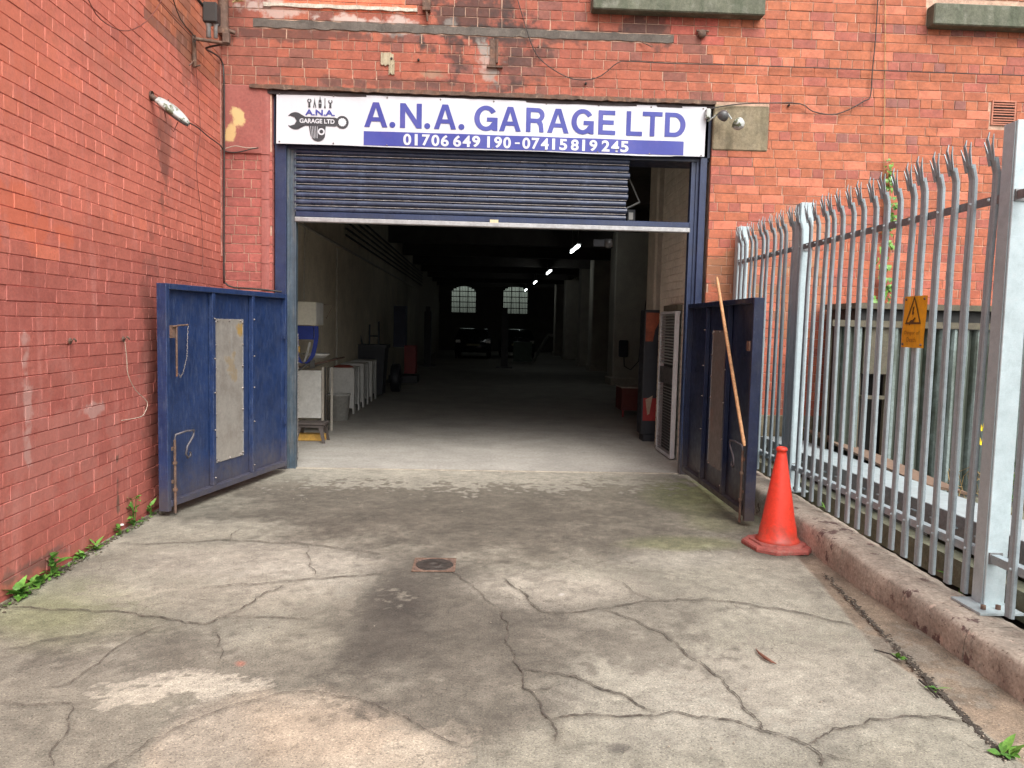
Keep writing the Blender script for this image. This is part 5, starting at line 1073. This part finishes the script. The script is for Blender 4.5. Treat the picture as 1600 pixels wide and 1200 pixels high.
# ------------------------------------------------------------------ things inside the doorway
# step stool over a yellow block
so_ = empty('step_stool', (-2.22, 10.25, .004)); tag(so_, 'small dark brown plastic step stool just inside the left door post', 'stool')
fixn(MB().box((-.20, -.16, .235), (.20, .16, .262), .01).box((-.18, -.14, .205), (.18, .14, .235)).build('seat', brownp_m, so_))
for sx_ in (-1, 1):
    for sy_ in (-1, 1):
        a, b = .17*sx_, .13*sy_; c_, d_ = .205*sx_, .165*sy_
        vs = [(a-.05*sx_*1.2, b, .205), (a, b, .205), (a, b-.02*sy_, .205), (a-.06*sx_, b-.02*sy_, .205), (c_-.035*sx_, d_, 0), (c_, d_, 0), (c_, d_-.02*sy_, 0), (c_-.035*sx_, d_-.02*sy_, 0)]
        fixn(MB().add(vs, [(0, 1, 2, 3), (4, 7, 6, 5), (0, 4, 5, 1), (1, 5, 6, 2), (2, 6, 7, 3), (3, 7, 4, 0)]).build('leg', brownp_m, so_))
fixn(tag(MB().box((-2.52, 10.28, .006), (-2.06, 10.42, .10), .008).build('yellow_block', yelblk_m), 'long yellow block lying on the floor under the step stool', 'block'))
wp_ = empty('work_bench', (-2.42, 11.0, .004)); tag(wp_, 'scuffed white bench panel with dark legs behind the step stool', 'bench')
fixn(MB().box((-.20, -.02, .22), (.17, .02, .90), .004).build('end_panel', whiteg_m, wp_)); MB().tube([(-.2, -.04, .93), (.20, .02, 1.02), (.2, 1.6, 1.02)], .014).build('edge_rail', rust_m, wp_)
MB().box((.175, -.02, 0), (.205, .02, .95)).box((.24, .30, 0), (.27, .33, .93)).build('leg', pillar_m, wp_)
MB().tube([(.22, .0, .95), (.23, .0, .5), (.22, .02, .06)], .010).tube([(.25, .04, .95), (.25, .04, .45), (.26, .05, .04)], .008).build('hanging_cable', cable_m, wp_)
o = tag(MB().lathe([(0, 0), (.12, .005), (.19, .05), (.205, .07), (.20, .075), (.17, .05), (0, .02)], (-2.40, 11.3, 1.06), 24).build('wash_basin', whiteg_m), 'round white basin standing above the bench panel', 'basin')
wb = empty('white_locker', (-2.46, 11.0, 1.54)); tag(wb, 'off white metal box fixed high on the inside left wall', 'locker')
fixn(MB().box((-.16, -.14, 0), (.155, .35, .325), .008).build('body', mat('offwhite_metal', (.62, .59, .50), .6, var=.1, bump=.1, chips=[((.2, .15, .1), .72, 10)]), wb)); MB().box((.156, -.13, .01), (.160, .34, .315)).build('door', whiteg_m, wb)
MB().tube([(.16, .36, .30), (.30, .36, .30), (.2, .36, .1)], .006).build('wire_hook', rust_m, wb)
st_ = empty('lifting_straps', (-2.42, 10.93, 1.0)); tag(st_, 'bright blue strap sling hanging under the off white box', 'strap')
MB().box((-.2, -.02, .34), (.07, .02, .53)).build('webbing_pad', strap_m, st_)
def band(pts, w1, mm, nm):
    mb = MB(); vs = []
    for x, z in pts: vs += [(x-w1/2, 0, z), (x+w1/2, 0, z), (x+w1/2, .01, z), (x-w1/2, .01, z)]
    mb.add(vs, [(i*4+k, i*4+(k+1) % 4, i*4+4+(k+1) % 4, i*4+4+k) for i in range(len(pts)-1) for k in range(4)]); return fixn(mb.build(nm, mm, st_))
band([(.105, .53), (.11, .38), (.09, .25), (.06, .12), (.0, .03), (-.06, .0), (-.12, .02), (-.16, .10), (-.17, .34)], .06, strap_m, 'strap_loop')
band([(-.06, .02), (-.02, .14), (.02, .3)], .03, grey_m, 'grey_tail')
MB().tube([(-.15, -.02, -.10), (-.03, -.02, -.02), (.08, -.02, .03)], .016).box((.03, -.035, -.06), (.09, -.005, .05)).build('ratchet', lampk_m, st_); MB().box((-.2, -.04, .16), (-.11, -.02, .24)).build('buckle', yelblk_m, st_)
# hoist chain beside the left post
cc = MB(); P0 = F(465.5, 520, 8.45); Z1 = 1.45
mbv = []
for k in range(46):
    z = .08+k*.03; dx_ = .004 if k % 2 else 0; cc.tube([(P0[0]-.004, 8.45-dx_, z), (P0[0]+.004-dx_*.5, 8.45+dx_, z+.026)], .0062, 5)
tag(cc.build('hoist_chain', bolt_m), 'steel hoist chain hanging inside the left door post', 'chain')
bu = empty('bucket', (-2.30, 12.6, .004)); tag(bu, 'scuffed white plastic bucket in front of the low cabinets', 'bucket')
mb = MB().lathe([(0, 0), (.155, 0), (.18, .40), (.192, .40), (.192, .425), (.175, .425), (.17, .39), (.145, .02), (0, .02)], (0, 0, 0), 28).build('pail', mat('scuffed_white', (.42, .41, .38), .6, var=.2, scale=12, bump=.1, chips=[((.12, .11, .1), .64, 12)]), bu)
MB().tube([(.18*math.cos(a), .18*math.sin(a)*.35-.19, .40-.16*math.sin(a)) for a in np.linspace(0, math.pi, 12)], .004).build('handle', grey_m, bu)
for i, (y0, h, lb) in enumerate(((13.4, .78, 'front white base cabinet with a red cloth on top'), (14.5, .80, 'middle white base cabinet standing open along the left wall'), (15.6, .80, 'rearmost white base cabinet next to the black wheelie bin'))):
    ce = empty('base_cabinet', (-2.40, y0, .004)); tag(ce, lb, 'cabinet', 'white base cabinets along the inside left wall')
    fixn(MB().box((-.21, 0, .1), (.19, .018, h)).box((-.21, .7, .1), (.19, .718, h)).box((-.21, .02, .1), (-.19, .70, h)).build('carcass', whiteg_m, ce)); MB().box((-.21, -.01, h+.001), (.20, .73, h+.02)).build('top', whiteg_m, ce); MB().box((.191, .0, .0), (.212, .16, h)).build('front_stile', whiteg_m, ce); MB().box((.191, .56, 0), (.212, .72, h)).build('front_stile', whiteg_m, ce)
o = tag(MB().lathe([(0, .05), (.10, .045), (.17, .02), (.18, 0)], (-2.40, 13.6, .80), 14).build('red_cloth', redlid_m), 'crumpled dull red cloth on the front cabinet', 'cloth')
wb2 = empty('wheelie_bin', (-2.33, 16.9, .004)); tag(wb2, 'black wheelie bin heaped with scrap against the left wall', 'bin')
fixn(MB().add([(-.25, -.28, .05), (.22, -.28, .05), (.22, .25, .05), (-.25, .25, .05), (-.3, -.36, 1.05), (.28, -.36, 1.05), (.28, .32, 1.05), (-.3, .32, 1.05)], [(0, 3, 2, 1), (4, 5, 6, 7), (0, 1, 5, 4), (1, 2, 6, 5), (2, 3, 7, 6), (3, 0, 4, 7)]).build('body', bin_m, wb2)); MB().box((-.32, -.38, 1.05), (.31, .36, 1.12)).build('lid', bin_m, wb2)
MB().tube([(-.1, 0, 1.1), (-.1, 0, 1.55)], .02).tube([(.1, 0, 1.1), (.1, 0, 1.62)], .025).tube([(-.1, 0, 1.3), (.1, 0, 1.3)], .015).tube([(-.25, 0, 1.1), (-.33, 0, 1.4)], .02).build('scrap', bin_m, wb2)
ty_ = empty('tyre_changer', (-2.05, 21.0, .004)); tag(ty_, 'dark blue and red garage machine standing against the left wall', 'machine')
MB().box((-.3, -.25, .95), (.02, .2, 2.05)).build('blue_column', mat('machine_blue', (.012, .02, .06), .5), ty_); MB().box((.0, -.3, .25), (.3, .25, 1.0)).build('red_body', redm, ty_); MB().box((-.4, -.4, 0), (.35, .4, .2)).build('base', bin_m, ty_)
tr = empty('tyre', (-1.62, 18.0, .004)); tag(tr, 'worn tyre and scrap lying in the shade beyond the wheelie bin', 'tyre')
MB().lathe([(.30, -.1), (.33, -.08), (.33, .08), (.30, .1), (.19, .08), (.19, -.08), (.30, -.1)], (-.35, 0, .32), 24, 'x').build('tread', bin_m, tr)
# right side: louvred grille, vending machine, stool, meter box
gr = empty('louvred_panel', (2.415, 9.60, .02)); tag(gr, 'tall white framed louvred grille leaning on the right return wall', 'grille')
def gp(mb, nm, m): return fixn(mb.build(nm, m, gr))
wg = mat('white_enamel', (.48, .49, .50), .45, var=.08, bump=.05); gy0, gy1 = -.36, .42
gp(MB().box((-.085, gy0, 0), (-.03, gy0+.035, 1.80), .004), 'frame_side', wg); gp(MB().box((-.085, gy1-.03, 0), (-.01, gy1, 1.80), .004), 'frame_side', wg)
gp(MB().box((-.085, gy0+.046, 1.77), (-.01, gy1-.031, 1.80)), 'frame_top', wg); gp(MB().box((-.085, gy0+.046, 0), (-.01, gy1-.031, .04)), 'frame_bottom', wg); gp(MB().box((-.078, gy0+.046, .90), (-.02, gy1-.031, 1.10)), 'centre_plate', lampk_m); gp(MB().box((-.02, gy0+.046, .04), (-.012, gy1-.031, 1.77)), 'backing', bin_m)
lm_ = MB().add([(-.082, gy0+.05, .012), (-.082, gy1-.034, .012), (-.04, gy1-.034, -.010), (-.04, gy0+.05, -.010), (-.080, gy0+.05, .015), (-.080, gy1-.034, .015), (-.038, gy1-.034, -.007), (-.038, gy0+.05, -.007)], [(0, 1, 2, 3), (7, 6, 5, 4), (0, 4, 5, 1), (2, 6, 7, 3)]).mesh('louvre'); lm_.materials.append(grey_m)
for k in range(46):
    z = .06+k*.0375
    if .88 < z < 1.12: continue
    inst('louvre', lm_, gr, (0, 0, z))
tag(MB().box((2.36, 9.28, 1.83), (2.425, 9.98, 1.90)).build('wood_plank', timber_m), 'dark wooden plank fixed above the louvred grille', 'plank')
vm = empty('vending_machine', (2.70, 11.15, .004)); tag(vm, 'dark drinks vending machine with an orange lit graphic behind the right return wall', 'vending machine')
fixn(MB().box((-.42, -.40, .10), (.3, -.10, 1.86), .01).build('cabinet', bin_m, vm)); MB().box((-.40, -.412, 1.42), (-.16, -.402, 1.82)).build('orange_graphic', orange_m, vm); MB().add([(-.30, -.415, 1.40), (-.12, -.415, 1.40), (-.12, -.415, 1.80), (-.19, -.415, 1.74), (-.27, -.415, 1.58)], [(0, 1, 2, 3, 4)]).build('black_swoosh', bin_m, vm); MB().box((-.40, -.412, .30), (-.20, -.402, .62)).build('red_graphic', redm, vm)
MB().add([(-.37, -.416, .60), (-.27, -.416, .66), (-.31, -.416, .40), (-.34, -.416, .38)], [(0, 1, 2, 3)]).build('pale_graphic', mat('pale_graphic', (.3, .22, .16), .5, bump=0), vm); MB().box((-.38, -.38, 0), (.26, -.12, .10)).build('plinth', bin_m, vm)
sq = MB().box((-.155, -.418, 1.62), (-.12, -.403, 1.66)).build('price_tag', whiteg_m, vm)
rs_ = empty('red_cabinet', (2.86, 14.0, .004)); tag(rs_, 'low dark red metal cabinet with a pale top past the vending machine', 'cabinet')
MB().box((-.32, -.3, .12), (.3, .3, .52)).build('body', mat('faded_maroon', (.10, .02, .015), .7), rs_); MB().box((-.34, -.32, .525), (.32, .32, .545)).build('top', pillar_m, rs_)
for sx_ in (-.3, .27): MB().box((sx_, -.29, 0), (sx_+.03, -.26, .12)).build('leg', redm, rs_)
mb_ = empty('wall_telephone', (3.95, 21.25, 1.05)); tag(mb_, 'black box with a looped cable on the near pillar', 'telephone')
MB().box((-.14, -.06, -.25), (.12, .05, .22), .03).build('box', bin_m, mb_); MB().tube([(0, -.06, -.25), (.02, -.06, -.5), (.2, -.06, -.6), (.42, -.06, -.35), (.45, -.06, .3), (.6, -.06, 1.6)], .014).build('cord', bin_m, mb_)
# pulley lamp near ceiling at the right of the torn shutter
sp_ = empty('work_light', (1.70, 9.0, 2.95)); tag(sp_, 'small work light hanging behind the gap at the right of the shutter', 'work light')
fixn(MB().box((-.05, -.05, -.12), (.05, .05, .02), .01).build('housing', bin_m, sp_)); MB().box((-.03, -.056, -.10), (.02, -.051, -.02)).build('lens', lens_m, sp_); MB().tube([(-.35, 0, -.12), (.10, 0, .11)], .012).tube([(.10, 0, .11), (-.12, .1, .62)], .008).build('bracket', grey_m, sp_)
cd = empty('camera_dome', (1.50, 9.3, 2.60)); tag(cd, 'small dark camera under the shutter rail at the right', 'security camera')
fixn(MB().lathe([(0, -.05), (.04, -.035), (.05, 0), (.05, .06), (0, .06)], (0, 0, 0), 14).build('dome', lampk_m, cd)); MB().box((-.18, -.02, -.03), (-.05, .02, .05)).build('bracket', bin_m, cd)
# two-post lift, cars, ramp far inside
for (x, y_, h, lb) in ((.88, 29.0, 2.05, 'dark lift post standing in front of the right back window'), (-2.0, 29.0, 2.05, 'dark lift post in the shade at the left side of the garage')):
    lf = empty('lift_post', (x, y_, .004)); tag(lf, lb, 'lift post', 'posts of the car lift'); MB().box((-.13, -.15, 0), (.13, .15, h)).build('column', bin_m, lf); MB().box((-.3, -.35, 0), (.3, .35, .05)).build('foot', bin_m, lf); MB().box((-.09, -.1, h), (.09, .1, h+.18)).build('motor', bin_m, lf)
def car(x, y_, lb, w_=1.7):
    e = empty('car', (x, y_, .004)); tag(e, lb, 'car', 'parked cars at the back of the garage'); hw = w_/2
    sec = [(-2.0, .35, .62, .98), (-1.9, .30, .95, 1.0), (-1.5, .30, 1.0, 1.0), (-1.0, .3, 1.36, .8), (-.2, .3, 1.42, .78), (.5, .3, 1.38, .78), (1.1, .3, .98, .95), (1.9, .3, .85, .95), (2.05, .35, .6, .9)]
    vs = []
    for (yy, zb_, zt_, k) in sec: vs += [(-hw, yy, zb_), (-hw*1.0, yy, min(.9, zt_-.02)), (-hw*k, yy, zt_), (hw*k, yy, zt_), (hw, yy, min(.9, zt_-.02)), (hw, yy, zb_)]
    n = 6; fixn(MB().add(vs, [(i*n+k, i*n+(k+1) % n, (i+1)*n+(k+1) % n, (i+1)*n+k) for i in range(len(sec)-1) for k in range(n)]+[tuple(range(n)), tuple(range(len(vs)-n, len(vs)))], True).build('body', car_m, e))
    MB().add([(-hw*.85, -1.46, 1.03), (hw*.85, -1.46, 1.03), (hw*.72, -1.08, 1.32), (-hw*.72, -1.08, 1.32)], [(0, 1, 2, 3)]).build('rear_window', glasscar_m, e)
    MB().box((-.3, -2.03, .62), (.3, -2.01, .72)).build('number_plate', mat('dull_plate', (.25, .22, .12), .5, bump=0), e)
    for s in (-1, 1):
        MB().box((s*hw*.7, -2.02, .75), (s*hw*.95, -1.98, .88)).build('tail_light', lens_m, e)
        for yy in (-1.3, 1.35): MB().lathe([(0, -.1), (.2, -.1), (.31, -.09), (.31, .09), (.2, .1), (0, .1)], (s*(hw-.1), yy, .31), 18, 'x').build('wheel', bin_m, e)
    return e
car(-.38, 38.0, 'dark car parked nose in below the left back window'); car(1.78, 39.6, 'dark car parked behind the lift post below the right back window')
ra = empty('engine_crane', (2.3, 33.5, .004)); tag(ra, 'grey green engine crane with a slanting arm near the pillars', 'engine crane'); MB().tube([(-.5, 0, .1), (0, 0, .1), (.6, 0, 1.25)], .07).tube([(.6, 0, 1.25), (.8, 0, 1.2)], .06).build('arm', mat('crane_grey', (.22, .22, .2), .5), ra); MB().box((-.9, -.2, .05), (-.1, .2, .9)).build('body', greenm, ra)

for i, o in enumerate([o for o in sc.objects]): pass
